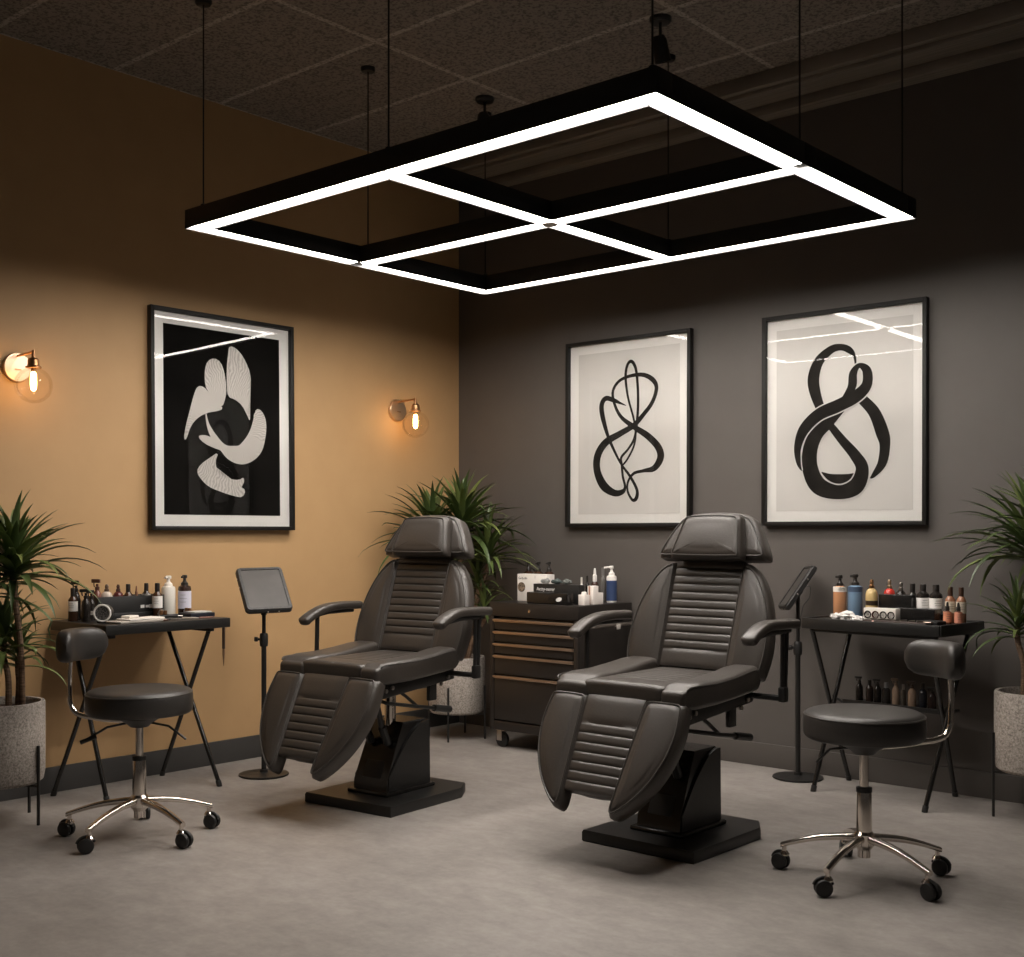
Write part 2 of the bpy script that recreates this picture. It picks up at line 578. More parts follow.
# ------------------------------------------------------------------ tattoo chairs
def make_chair():
    t = thing('tattoo_chair', '', 'chair', group='reclining leather chairs')
    le, bmt = M['leather'], M['black_metal']
    # base plate with chamfered rear corners
    pts = [(-.255, -.31), (.255, -.31), (.255, .17), (.19, .275), (-.19, .275), (-.255, .17)]
    bm = B()
    def ring(d, z): return [Vector((p.x, p.y, z)) for p in inset([Vector(q) for q in pts], d)]
    loft(bm, [ring(.004, 0), ring(0, .004), ring(0, .036), ring(.006, .044)])
    new('base_plate', bm, bmt, t)
    # pedestal housing: sloped front
    bm = B()
    def pring(z, w, y0, y1): return [Vector(p) for p in ((-w, y0, z), (w, y0, z), (w, y1, z), (-w, y1, z))]
    loft(bm, [pring(.044, .098, -.165, .125), pring(.10, .098, -.160, .125), pring(.24, .093, -.10, .121), pring(.345, .088, -.045, .117), pring(.352, .083, -.040, .112)])
    ph = new('pedestal', bm, M['black_gloss'], t, ang=20)
    # curved side covers
    for s in (-1, 1):
        bm = B()
        out = [(-.15, .05), (.128, .05), (.124, .346), (.10, .346)]
        for k in range(1, 9):
            a = k / 9
            out.append((.10 - .215 * a ** .8 - .03 * a, .346 - .22 * a ** 1.35))
        out.append((-.150, .12))
        r0 = [Vector((s * .082, y, z)) for y, z in out]; r1 = [Vector((s * .102, y, z)) for y, z in out]
        loft(bm, [r0, r1]); new('side_cover', bm, bmt, ph)
    bm = B(); box(bm, (.11, .006, .17), (0, -.118, .19), .002, Rx(-.44)); new('service_panel', bm, M['black_plastic'], ph)
    bm = B(); box(bm, (.24, .33, .02), (0, -.02, .052), .008); new('foot_collar', bm, M['black_gloss'], ph)
    bm = B(); lathe(bm, [(0, .33), (.026, .33), (.026, .47), (.032, .475), (.032, .52), (0, .52)], (0, -.03, 0), 28); new('lift_column', bm, M['chrome'], t)
    bm = B(); tube(bm, [(.05, -.13, .30), (.05, -.17, .44)], .013); tube(bm, [(.05, -.10, .26), (.05, -.14, .34)], .019)
    tube(bm, [(-.05, -.13, .30), (-.05, -.17, .44)], .013); tube(bm, [(-.05, -.10, .26), (-.05, -.14, .34)], .019)
    new('leg_actuator', bm, M['black_metal'], t)
    # under-seat frame
    bm = B()
    rot = Rx(.085)
    for s in (-1, 1):
        box(bm, (.03, .50, .055), (s * .235, -.13, .548), .003, rot)
        box(bm, (.025, .20, .05), (s * .14, -.10, .52), .003, rot)
        box(bm, (.02, .05, .09), (s * .235, -.02, .505), .004)
    for y in (-.33, -.12, .08):
        box(bm, (.49, .04, .035), (0, y, .540 + .085 * (y + .13)), .003)
    box(bm, (.30, .24, .03), (0, -.04, .515), .004)
    fr = new('seat_frame', bm, bmt, t)
    for x, y, z in ((.252, -.34, .535), (.252, -.30, .545), (.252, .02, .53), (.252, .07, .555)):
        bm = B(); lathe(bm, [(0, 0), (.009, 0), (.009, .008), (0, .009)], (x, y, z), 10, Ry(PI / 2).to_3x3())
        new('bolt', bm, M['steel'], fr)
    # lever
    bm = B(); tube(bm, [(.16, -.33, .50), (.22, -.30, .478), (.265, -.16, .452), (.265, -.02, .428)], .008)
    tube(bm, [(.235, -.25, .53), (.25, -.21, .50), (.262, -.15, .452)], .007)
    lv = new('recline_lever', bm, bmt, t)
    bm = B(); tube(bm, [(.265, -.04, .431), (.265, -.03, .43), (.265, .06, .414), (.265, .07, .413)], .015, 12); new('grip', bm, M['black_plastic'], lv)
    # seat
    bm = B(); sweepbox(bm, [(-.428, -.165, .200, .572, .652), (-.2, -.165, .195, .575, .648), (.10, -.165, .190, .59, .655)], 7, .022)
    st = new('seat', bm, le, t, 60)
    F = frame3((0, -.395, .648), (1, 0, 0), (0, 1, .01), (0, -.01, 1))
    bm = B(); ribpanel(bm, (-.155, .160), (-.155, .160), [0, .10] + [.10 + .045 * k for k in range(1, 9)], F, .02, .004)
    new('seat_panel', bm, le, st, 60)
    for s in (-1, 1):
        secs = []
        for y, xi, zt, zb, xo in ((-.436, .135, .640, .570, .292), (-.40, .135, .655, .566, .302), (-.33, .137, .664, .566, .310), (-.22, .142, .664, .570, .313), (-.10, .150, .674, .578, .313), (.0, .155, .686, .586, .310), (.07, .158, .690, .592, .305), (.105, .160, .688, .60, .30)):
            xi += (.024 + .03 * min(1, max(0, (.0 - y) / .4))) if s > 0 else .0
            x0, x1 = (xi, xo) if s > 0 else (-xo, -xi)
            secs.append((y, x0, x1, zb, zt))
        bm = B(); sweepbox(bm, secs, 5, .022)
        bo = new('seat_bolster', bm, le, t, 60)
        bm = B()
        path = cat([(s * .292, -.412, .640), (s * .298, -.395, .650), (s * .306, -.33, .652), (s * .309, -.22, .652), (s * .309, -.10, .660), (s * .306, .0, .672), (s * .300, .09, .676)], 6)
        tube(bm, path, .0035, 6); new('piping', bm, M['piping'], bo)
    # backrest
    F = frame3((0, .055, .668), (1, 0, 0), (0, .33, 1), (0, -1, .33))
    Fr = frame3((0, .068, .670), (1, 0, 0), (0, .33, 1), (0, -1, .33))
    shell = [(-.285, .02), (.285, .02), (.308, .09), (.302, .2), (.275, .30), (.225, .38), (.16, .42), (-.16, .42), (-.225, .38), (-.275, .30), (-.302, .2), (-.308, .09)]
    bm = B(); cushion(bm, shell, .055, .02, .0, frame3((0, .092, .676), (1, 0, 0), (0, .33, 1), (0, -1, .33)))
    bk = new('backrest', bm, le, t, 50)
    ed = [-.01, .065] + [.065 + (.436 - .065) * k / 11 for k in range(1, 12)]
    bm = B(); ribpanel(bm, (-.148, .150), (-.152, .160), ed, Fr, .05, .0062)
    new('back_panel', bm, le, bk, 60)
    for s in (-1, 1):
        ct = [(s * .146, -.025), (s * .146, -.02), (s * .152, .430), (s * .155, .437), (s * .190, .435), (s * .240, .395), (s * .292, .305), (s * .323, .20), (s * .333, .08), (s * .314, -.025), (s * .308, -.028)]
        bm = B(); cushion(bm, ct, .07, .040, .006, F); b2 = new('back_bolster', bm, le, bk, 50)
        bm = B(); edge_piping(bm, ct, .040, F); new('piping', bm, M['piping'], b2)
    # headrest
    Fh = frame3((.010, .172, 1.098), (1, 0, 0), (0, .33, 1), (0, -1, .33))
    ct = [(-.246, .004), (-.236, 0), (.246, 0), (.256, .004), (.254, .03), (.192, .15), (.142, .198), (-.128, .198), (-.178, .15), (-.244, .03)]
    bm = B(); cushion(bm, ct, .085, .035, .004, Fh); hd = new('headrest', bm, le, t, 50)
    bm = B(); edge_piping(bm, ct, .035, Fh); new('piping', bm, M['piping'], hd)
    Fp = frame3((.014, .114, 1.094), (1, 0, 0), (0, .33, 1), (0, -1, .33))
    ct = [(-.162, .012), (-.152, .004), (.164, .004), (.174, .012), (.166, .06), (.144, .175), (.132, .197), (-.110, .197), (-.122, .175), (-.150, .06)]
    bm = B(); cushion(bm, ct, .07, .040, .004, Fp); pd = new('head_pad', bm, le, hd, 50)
    bm = B(); edge_piping(bm, ct, .040, Fp, .003); new('piping', bm, M['piping'], hd)
    for s in (-1, 1):
        bm = B(); box(bm, (.05, .015, .2), (s * .08, .258, 1.05), .003, Rx(-.32)); new('headrest_bracket', bm, bmt, t)
    # leg rest
    Fl = frame3((0, -.446, .600), (1, 0, 0), (0, -.475, -.88), (0, -.88, .475))
    Fb = frame3((0, -.408, .582), (1, 0, 0), (0, -.475, -.88), (0, -.88, .475))
    bm = B(); cushion(bm, [(-.26, .02), (.26, .02), (.285, .14), (.25, .27), (.13, .37), (-.13, .37), (-.25, .27), (-.285, .14)], .035, .01, 0, Fb)
    lr = new('leg_rest', bm, le, t, 50)
    ed = [.0, .112] + [.112 + (.368 - .112) * k / 7 for k in range(1, 8)]
    Fr = frame3((0, -.434, .596), (1, 0, 0), (0, -.475, -.88), (0, -.88, .475))
    bm = B(); ribpanel(bm, (-.130, .130), (-.108, .108), ed, Fr, .05, .0062); new('leg_panel', bm, le, lr, 60)
    for s in (-1, 1):
        ct = [(s * .135, -.008), (s * .132, -.002), (s * .103, .395), (s * .105, .425), (s * .118, .440), (s * .15, .428), (s * .22, .36), (s * .28, .26), (s * .312, .135), (s * .298, .0), (s * .291, -.008)]
        bm = B(); cushion(bm, ct, .078, .038, .005, Fl); b2 = new('leg_bolster', bm, le, lr, 50)
        bm = B(); edge_piping(bm, ct, .038, Fl); new('piping', bm, M['piping'], b2)
    bm = B(); box(bm, (.30, .02, .26), (0, -.39, .42), .004, Rx(-.36)); box(bm, (.36, .04, .04), (0, -.36, .53), .004); new('leg_rest_frame', bm, bmt, t)
    # armrests
    for s in (-1, 1):
        path = cat([(s * .394, -.192, .780), (s * .394, -.155, .804), (s * .393, -.09, .832), (s * .392, -.02, .847), (s * .392, .07, .851), (s * .392, .15, .849), (s * .392, .185, .848)], 5)
        if s > 0: path = [Vector((p.x, p.y + .018 * max(0, min(1, (.05 - p.y) / .2)), p.z + .016 * max(0, min(1, (.05 - p.y) / .2)))) for p in path]
        rings = []
        m = len(path)
        for i, p in enumerate(path):
            tt = (path[min(i + 1, m - 1)] - path[max(i - 1, 0)]).normalized()
            nz = Vector((1, 0, 0)).cross(tt); nz = nz if nz.z > 0 else -nz
            e = min(1, min(i, m - 1 - i) / 3 + .45) if (i < 2 or i > m - 3) else 1
            rings.append([p + Vector((x, 0, 0)) + nz * z for x, z in sring(0, 0, .032 * e, .0195 * e, 3.2, 20)])
        bm = B(); loft(bm, rings); ar = new('armrest', bm, M['leather'], t, 60)
        bm = B()
        yb = .10 if s > 0 else -.11
        if s > 0: tube(bm, [(s * .395, yb - .014, .835), (s * .392, yb - .012, .60)], .0085)
        tube(bm, [(s * .395, yb + .016, .835), (s * .392, yb + .006, .60)], .0105)
        tube(bm, [(s * .395, -.11, .813), (s * .395, -.02, .824), (s * .395, .14, .825)], .010)
        box(bm, (.028, .04, .06), (s * .392, yb - .003, .585), .008)
        tube(bm, [(s * .25, yb - .005, .57), (s * .405, yb - .005, .57)], .012)
        new('armrest_post', bm, bmt, ar)
    return t
chair = make_chair()
chair.location = (2.630, -1.485, 0)
chair['label'] = 'black leather reclining tattoo chair nearest the camera, before the two brush stroke prints'
chair2 = copy_tree(chair)
chair2.location = (1.262, -1.742, 0); chair2.rotation_euler = (0, 0, math.radians(5.0))
chair2['label'] = 'black leather reclining tattoo chair beside the tan wall, in front of the corner plant'

# ------------------------------------------------------------------ rolling stools
def make_stool(loc, label, legs, back, Rp, Rk, levers):
    t = thing('rolling_stool', label, 'stool', (*loc, 0), group='rolling stools')
    for a in legs:
        d = Vector((math.cos(a), math.sin(a), 0)); s = Vector((-d.y, d.x, 0)); R = .275
        bm = B()
        rings = []
        for k in range(9):
            u = k / 8
            c = d * (.022 + (R + .012 - .022) * u) + Vector((0, 0, .142 - .055 * u + .012 * math.sin(PI * u)))
            w = .017 - .006 * u; h = .013 - .004 * u
            rings.append([c + s * x + Vector((0, 0, z)) for x, z in sring(0, 0, w, h, 3, 14)])
        loft(bm, rings); new('leg', bm, M['chrome'], t)
        sw = random.uniform(-1, 1)
        f = (d * math.cos(sw) + s * math.sin(sw)); g = Vector((-f.y, f.x, 0))
        c = d * R
        bm = B(); tube(bm, [c + Vector((0, 0, .088)), c + Vector((0, 0, .055))], .008)
        lathe(bm, [(0, .05), (.017, .05), (.019, .056), (.012, .066), (0, .066)], c, 16)
        cs = new('caster', bm, M['chrome'], t)
        bm = B()
        cw = c + f * .014
        q = Matrix((f, Vector((0, 0, 1)), g)).transposed()
        for o in (-.0135, .0135):
            lathe(bm, [(0, -.010), (.018, -.010), (.027, -.0075), (.0295, -.002), (.0295, .002), (.027, .0075), (.018, .010), (0, .010)], cw + g * o + Vector((0, 0, .0295)), 20, q)
        hood = [cw + Vector((0, 0, .0295)) + (f * math.cos(b) + Vector((0, 0, 1)) * math.sin(b)) * .033 for b in [PI * k / 8 * .8 + .3 for k in range(9)]]
        tube(bm, hood, .006, 8)
        new('wheel', bm, M['black_plastic'], cs)
    bm = B(); lathe(bm, [(0, .075), (.022, .075), (.022, .10), (.036, .118), (.036, .155), (.027, .165), (.025, .30), (.0235, .308), (0, .308)], seg=28)
    new('base_column', bm, M['chrome'], t)
    bm = B(); lathe(bm, [(0, .300), (.027, .300), (.027, .316), (.02, .318), (0, .318)], seg=24); new('collar', bm, M['black_plastic'], t)
    bm = B(); lathe(bm, [(0, .31), (.0155, .31), (.0155, .45), (0, .45)], seg=24); new('gas_column', bm, M['chrome'], t)
    bm = B(); lathe(bm, [(0, .432), (.035, .432), (.05, .446), (.085, .468), (.085, .488), (0, .488)], seg=28); new('seat_mount', bm, M['black_plastic'], t)
    prof = [(0, .459), (.198, .459), (.209, .461), (.2165, .468), (.219, .48), (.2205, .51), (.2195, .545), (.216, .557), (.208, .5655), (.196, .5705), (.16, .574), (.10, .5765), (.05, .5775), (0, .578)]
    bm = B(); lathe(bm, [(r_ * .935, z_ + .010 if z_ > .5 else z_ + .026) for r_, z_ in prof], seg=64); st = new('seat', bm, M['leather_dark'], t, 60)
    bm = B(); tube(bm, [(.2024 * math.cos(2 * PI * k / 64), .2024 * math.sin(2 * PI * k / 64), .5665) for k in range(64)], .003, 6, closed=True); new('piping', bm, M['piping'], st)
    d = Vector((math.cos(back), math.sin(back), 0)); s = Vector((-d.y, d.x, 0))
    bm = B()
    up = Vector((0, 0, 1))
    path = [d * .06 + up * .452, d * .16 + up * .454] + cat([d * (Rp - .075) + up * .462, d * (Rp - .03) + up * .474, d * (Rp - .006) + up * .505, d * Rp + up * .545, d * Rp + up * .64, d * (Rp - .012) + up * .75], 6)
    tube(bm, path, .0105, 12)
    new('back_post', bm, M['chrome'], t)
    bm = B()
    rings = []
    n = 17
    for i in range(n):
        u = -1 + 2 * i / (n - 1)
        e = math.sqrt(max(0, 1 - abs(u) ** 6)); e = max(e, .35)
        c = s * (u * .138) + d * (Rk + .030 - .05 * u * u) + up * .748
        rings.append([c + d * x + up * z for x, z in sring(0, 0, .042 * e, .066 * e, 3.0, 28)])
    loft(bm, rings)
    bk = new('backrest', bm, M['leather_dark'], t, 60)
    for a, ln, gr in levers:
        q = Vector((math.cos(a), math.sin(a), 0))
        bm = B(); tube(bm, [q * .05 + up * .448, q * .12 + up * .436, q * ln + up * .385], .0048, 8); lv = new('lever', bm, M['black_metal'], t)
        if gr:
            bm = B(); tube(bm, [q * (ln - .05) + up * .402, q * (ln - .04) + up * .399, q * (ln + .01) + up * .381], .0085, 10); new('grip', bm, M['black_plastic'], lv)
    return t
CAMYAW = math.atan2(.658, .753)      # angle of the direction that reads as "right"
make_stool((1.012, -2.884), 'black round stool with chrome base beside the tan wall work table', [math.radians(a) for a in (222, 288, 2, 70, 144)],
           CAMYAW + PI - .27, .318, .268, [(CAMYAW + PI + .35, .21, True), (CAMYAW - .1, .19, False)])
make_stool((3.42, -1.55), 'black round stool with chrome base at right in front of the grey wall work table', [math.radians(a) for a in (197, 270, 341, 51, 128)],
           CAMYAW + .32, .362, .300, [(CAMYAW + PI - .6, .17, False)])

# ------------------------------------------------------------------ work tables
def xlegs(t, ends, names='leg'):
    for (x0, y0, z0), (x1, y1, z1) in ends:
        bm = B(); a = Vector((x0, y0, z0)); b = Vector((x1, y1, z1))
        tube(bm, [a, b], .0105, 12)
        lg = new('leg', bm, M['black_gloss'], t)
        bm = B(); dr = (b - a).normalized()
        tube(bm, [(x0, y0, 0.0), (x0, y0, .004), tuple(a + dr * .022)], .013, 12); new('rubber_foot', bm, M['black_plastic'], lg)
TZ = .795
tl = thing('work_table', 'black rectangular folding work table with crossed legs against the tan wall', 'table', (.265, -2.412, 0), group='folding work tables')
bm = B(); box(bm, (.48, .645, .044), (0, 0, TZ - .022), .003); new('tabletop', bm, M['black_metal'], tl)
ends = []
ends += [((.125, -.25, .006), (-.16, -.262, TZ - .045)), ((-.19, -.335, .006), (.17, -.275, TZ - .045))]
ends += [((.205, .285, .006), (-.16, .235, TZ - .045)), ((-.215, .245, .006), (.17, .255, TZ - .045))]
xlegs(tl, ends)
bm = B()
box(bm, (.40, .03, .02), (0, -.268, TZ - .052), .002); box(bm, (.40, .03, .02), (0, .245, TZ - .052), .002); box(bm, (.03, .50, .02), (-.165, 0, TZ - .053), .002)
new('apron_rail', bm, M['black_metal'], tl)

RZ = .80
tr = thing('work_table', 'black rimmed tray table with crossed legs and lower shelf against the grey wall', 'table', (2.968, -.294, 0), math.radians(-6), group='folding work tables')
bm = B()
box(bm, (.67, .39, .016), (0, 0, RZ - .008), .003)
for s in (-1, 1):
    box(bm, (.67, .014, .050), (0, s * .195, RZ - .017), .004); box(bm, (.014, .39, .050), (s * .335, 0, RZ - .017), .004)
new('tray_top', bm, M['black_metal'], tr)
ends = []
ends += [((-.322, -.128, .006), (-.295, .16, RZ - .04)), ((-.345, .215, .006), (-.315, -.15, RZ - .04))]
ends += [((.235, -.135, .006), (.285, .16, RZ - .04)), ((.175, .255, .006), (.265, -.15, RZ - .04))]
xlegs(tr, ends)
bm = B(); box(bm, (.60, .03, .018), (0, .16, RZ - .048), .002); box(bm, (.60, .03, .018), (0, -.15, RZ - .048), .002); new('apron_rail', bm, M['black_metal'], tr)
bm = B(); box(bm, (.50, .15, .012), (-.02, .115, .402), .003); box(bm, (.50, .008, .022), (-.02, .04, .408), .002)
tube(bm, [(-.27, .04, .402), (-.318, .03, .43)], .006); tube(bm, [(.23, .05, .402), (.235, .06, .43)], .006)
new('lower_shelf', bm, M['black_metal'], tr)

# ------------------------------------------------------------------ bottles and small goods
def zc(r, n): return r
def bottle(kind, x, y, z, h, r, body, cap, label, cat, lab=None, lcol=WHITE, rz=0.0, group=None, name=None, cap_metal=None, noz=.75, mid=None):
    t = thing(name or {'pump': 'pump_bottle', 'spray': 'spray_bottle', 'drop': 'dropper_bottle', 'screw': 'bottle', 'fancy': 'ornate_bottle'}[kind], label, cat, (x, y, z), rz, group)
    bmat = body if not isinstance(body, tuple) else col(body, .25)
    cmat = cap_metal or col(cap, .4)
    if kind == 'pump':
        hb = h * .74
        prof = [(0, 0), (r * .93, 0), (r, .004), (r, hb * .90), (r * .92, hb * .965), (r * .6, hb), (r * .36, hb + .004), (0, hb + .004)]
        bm = B(); lathe(bm, prof, seg=28); new('body', bm, bmat, t)
        bm = B(); lathe(bm, [(0, hb), (r * .60, hb), (r * .56, hb + h * .06), (r * .34, hb + h * .09), (r * .26, hb + h * .11), (r * .24, h * .915), (r * .42, h * .925), (r * .42, h * .985), (r * .32, h), (0, h)], seg=20)
        tube(bm, [(0, 0, h * .96), (-r * .5 * noz, 0, h * .96), (-r * noz, 0, h * .945)], r * .17, 8)
        new('pump_head', bm, cmat, t)
    elif kind == 'spray':
        hb = h * .72
        bm = B(); lathe(bm, [(0, 0), (r * .95, 0), (r, .004), (r, hb * .7), (r * .8, hb * .85), (r * .4, hb * .97), (r * .4, hb), (0, hb)], seg=24); new('body', bm, bmat, t)
        bm = B(); lathe(bm, [(0, hb * .98), (r * .5, hb * .98), (r * .5, hb + h * .06), (r * .3, hb + h * .07), (r * .3, h * .86), (0, h * .86)], seg=16)
        box(bm, (r * 2.1, r * .6, h * .10), (-r * .35, 0, h * .93), .003)
        tube(bm, [(-r * .9, 0, h * .9), (-r * .85, 0, h * .82), (-r * .7, 0, h * .77)], r * .14, 6)
        new('trigger_head', bm, cmat, t)
    elif kind == 'drop':
        hb = h * .62
        bm = B(); lathe(bm, [(0, 0), (r * .95, 0), (r, .003), (r, hb * .82), (r * .85, hb * .93), (r * .45, hb), (0, hb)], seg=24); new('body', bm, bmat, t)
        bm = B(); lathe(bm, [(0, hb), (r * .55, hb), (r * .55, h * .80), (r * .36, h * .82), (r * .30, h * .94), (r * .2, h), (0, h)], seg=18); new('dropper_cap', bm, cmat, t)
    elif kind == 'screw':
        hb = h * .76
        bm = B(); lathe(bm, [(0, 0), (r * .95, 0), (r, .003), (r, hb * .78), (r * .93, hb * .87), (r * .6, hb * .95), (r * .45, hb), (0, hb)], seg=24); new('body', bm, bmat, t)
        bm = B(); lathe(bm, [(0, hb * .985), (r * .5, hb * .985), (r * .5, h * .97), (r * .45, h), (0, h)], seg=18); new('cap', bm, cmat, t)
    else:
        hb = h * .78
        bm = B(); lathe(bm, [(0, 0), (r * .92, 0), (r, .004), (r, hb * .72), (r * .97, hb * .82), (r * .82, hb * .92), (r * .5, hb * .985), (r * .36, hb), (0, hb)], seg=28); new('body', bm, bmat, t)
        bm = B(); lathe(bm, [(0, hb), (r * .42, hb), (r * .42, hb + h * .07), (r * .28, hb + h * .09), (r * .30, hb + h * .13), (r * .34, h * .94), (r * .2, h), (0, h)], seg=18); new('cap', bm, cmat, t)
        if mid:
            bm = B(); lathe(bm, [(r * 1.0, hb * .46), (r * 1.03, hb * .465), (r * 1.03, hb * .60), (r * 1.0, hb * .605)], seg=28); new('band', bm, col(mid), t)
    if lab:
        a, b = lab
        bm = B(); lathe(bm, [(r * .99, h * a), (r * 1.025, h * a + .0005), (r * 1.025, h * b - .0005), (r * .99, h * b)], seg=28)
        lo = new('paper_label', bm, col(lcol, .6), t)
        if lcol[0] > .3:
            bm = B()
            for k, wd in enumerate((.55, .8, .7)):
                zz = h * (b - (b - a) * (.22 + .2 * k))
                rr = r * 1.045
                a0 = CAMYAW - PI / 2 - rz
                p = [(rr * math.cos(a0 + q * wd), rr * math.sin(a0 + q * wd), zz) for q in (-.7, -.35, 0, .35, .7)]
                tube(bm, p, .0007, 4)
            new('printed_line', bm, col((.12, .11, .10), .7), lo)
    return t
FACE = CAMYAW          # pump nozzles and box faces roughly toward the viewer
G = 'supplies on the tan wall table'
bottle('screw', .145, -2.69, TZ, .150, .021, AMBER, DARK, 'dark bottle with white label at the far left end of the tan wall table', 'bottle', (.30, .60), (.80, .76, .71), group=G)
bottle('spray', .085, -2.640, TZ, .185, .019, DARK, DARK, 'tallest black spray bottle at the left end of the tan wall table', 'bottle', rz=.5, group=G)
bottle('spray', .215, -2.665, TZ, .150, .020, DARK, DARK, 'short black spray bottle just left of the round dial on the tan wall table', 'bottle', rz=.9, group=G)
bottle('spray', .165, -2.610, TZ, .142, .018, DARK, DARK, 'black spray bottle with grey band behind the round dial on the tan wall table', 'bottle', (.18, .30), (.35, .32, .29), rz=1.6, group=G)
# black organiser holding small bottles
ox0, ox1, oy0, oy1 = .04, .165, -2.575, -2.232
t = thing('organizer_box', 'long black open organiser box with small white stickers on the tan wall table', 'box', ((ox0 + ox1) / 2, (oy0 + oy1) / 2, TZ))
bm = B(); dx, dy = ox1 - ox0, oy1 - oy0
box(bm, (dx, dy, .006), (0, 0, .003)); box(bm, (.005, dy, .104), (dx / 2, 0, .052), .001); box(bm, (.005, dy, .104), (-dx / 2, 0, .052), .001)
box(bm, (dx, .005, .104), (0, dy / 2, .052), .001); box(bm, (dx, .005, .104), (0, -dy / 2, .052), .001); box(bm, (.012, dy + .01, .026), (dx / 2 + .004, 0, .013), .002)
new('body', bm, M['black_plastic'], t)
for k, (yy, w_, h_) in enumerate(((.055, .020, .014), (.081, .018, .012), (.102, .024, .018))):
    bm = B(); box(bm, (.0012, w_, h_), (dx / 2 + .0032, yy, .052)); new('sticker', bm, col((.62, .60, .57), .6), t)
oz = TZ + .0065
bottle('spray', .085, -2.535, oz, .182, .021, (.19, .075, .055), (.09, .035, .025), 'red brown spray bottle at the left end of the black organiser box', 'bottle', rz=.4, group=G)
bottle('fancy', .085, -2.486, oz, .152, .027, (.55, .47, .40), (.10, .06, .04), 'cream bottle beside the red brown spray bottle in the organiser box', 'bottle', group=G)
bottle('fancy', .092, -2.431, oz, .150, .0245, (.10, .022, .022), (.05, .02, .015), 'round dark red bottle with slim cap in the black organiser box', 'bottle', group=G)
bottle('screw', .09, -2.377, oz, .150, .022, AMBER, DARK, 'small dark brown bottle right of the red one in the organiser box', 'bottle', group=G)
bottle('drop', .09, -2.333, oz, .140, .012, (.55, .48, .40), (.20, .09, .05), 'tiny clear bottle with brown cap in the black organiser box', 'bottle', group=G)
bottle('screw', .095, -2.283, oz, .152, .021, DARK, DARK, 'black bottle with pale neck band at the right end inside the organiser box', 'bottle', (.62, .66), (.5, .46, .42), group=G)
bottle('screw', .205, -2.292, TZ, .162, .0235, AMBER, DARK, 'black bottle with white printed label in front of the organiser box right end', 'bottle', (.27, .62), (.78, .75, .72), group=G)
bottle('pump', .125, -2.180, TZ, .192, .0335, (.80, .76, .69), (.82, .77, .70), 'white pump lotion bottle on the tan wall table', 'pump bottle', rz=FACE + 1.2, group=G)
bottle('pump', .165, -2.115, TZ, .195, .031, (.040, .022, .018), DARK, 'dark pump bottle with pale lavender label on the tan wall table', 'pump bottle', (.16, .60), (.66, .65, .76), rz=FACE + 1.2, group=G)
# round dial
t = thing('dial_timer', 'small round dial with white rim and dark speckled face on the tan wall table', 'dial', (.345, -2.652, TZ), math.radians(-50))
q = Ry(PI / 2).to_3x3()
bm = B(); lathe(bm, [(0, -.03), (.034, -.03), (.037, -.025), (.037, .018), (0, .018)], (0, 0, .044), 32, q); box(bm, (.05, .05, .010), (-.005, 0, .005), .003); box(bm, (.03, .02, .02), (-.005, 0, .012)); new('housing', bm, col((.03, .028, .026), .4), t)
bm = B()
for rad, xx in ((.036, .019),):
    tube(bm, [(xx, rad * math.cos(2 * PI * k / 40), .044 + rad * math.sin(2 * PI * k / 40)) for k in range(40)], .0048, 8, closed=True)
new('rim', bm, col((.85, .82, .78), .35), t)
bm = B(); lathe(bm, [(0, .017), (.034, .017), (.034, .020), (0, .020)], (0, 0, .044), 32, q); new('face', bm, textured('speckled_face', [(.42, (.02, .019, .018)), (.62, (.22, .21, .20))], 160, .5), t)
# folded pad and cloth
t = thing('paper_pad', 'flat stack of white paper towels on the front edge of the tan wall table', 'paper towels', (.42, -2.535, TZ), math.radians(6))
bm = B(); box(bm, (.11, .25, .010), (0, 0, .0055), .004); new('lower_sheet', bm, col((.42, .38, .34), .8), t)
bm = B(); box(bm, (.095, .20, .009), (.004, .02, .015), .004, Rz(.06)); box(bm, (.05, .07, .012), (-.02, -.02, .025), .005, Rz(.3)); new('folded_sheet', bm, col((.76, .71, .65), .85), t)
# flat cases and notebook
t = thing('tool_case', 'flat navy case with pale top sheet on the right end of the tan table', 'case', (.34, -2.165, TZ), math.radians(3))
bm = B(); box(bm, (.10, .14, .022), (0, 0, .011), .004); new('case_body', bm, col((.010, .012, .020), .4), t)
bm = B(); box(bm, (.08, .10, .005), (-.005, .012, .0245), .001); new('top_sheet', bm, col((.52, .50, .47), .7), t)
# tattoo machines and small tools
def machine(x, y, z, rz, label, sc=1.0):
    t = thing('tattoo_machine', label, 'tattoo machine', (x, y, z), rz, group='tattoo machines')
    bm = B(); tube(bm, [(-.05 * sc, 0, .010), (-.005 * sc, 0, .010), (.004 * sc, 0, .010), (.03 * sc, 0, .010)], .008 * sc, 12); new('grip', bm, M['black_plastic'], t)
    bm = B(); tube(bm, [(.03 * sc, 0, .010), (.075 * sc, 0, .008)], .0028 * sc, 8); tube(bm, [(-.052 * sc, 0, .012), (-.06 * sc, .0, .022), (-.052 * sc, 0, .036), (-.035 * sc, 0, .036)], .004 * sc, 8); new('needle_tube', bm, M['steel'], t)
    bm = B(); lathe(bm, [(0, 0), (.009 * sc, 0), (.009 * sc, .02), (0, .02)], (-.045 * sc, 0, .018), 14); lathe(bm, [(0, 0), (.008 * sc, 0), (.008 * sc, .018), (0, .018)], (-.026 * sc, 0, .018), 14); new('coil', bm, M['brass'], t)
    return t
machine(.31, -2.285, TZ, 1.2, 'small brass coil tattoo machine in front of the white pump bottle')
machine(.24, -2.113, TZ, 1.2, 'small brass coil tattoo machine at the far right end of the tan wall table', .8)
t = thing('scissors', 'small steel scissors lying before the organiser box on the tan wall table', 'scissors', (.42, -2.36, TZ), 1.35)
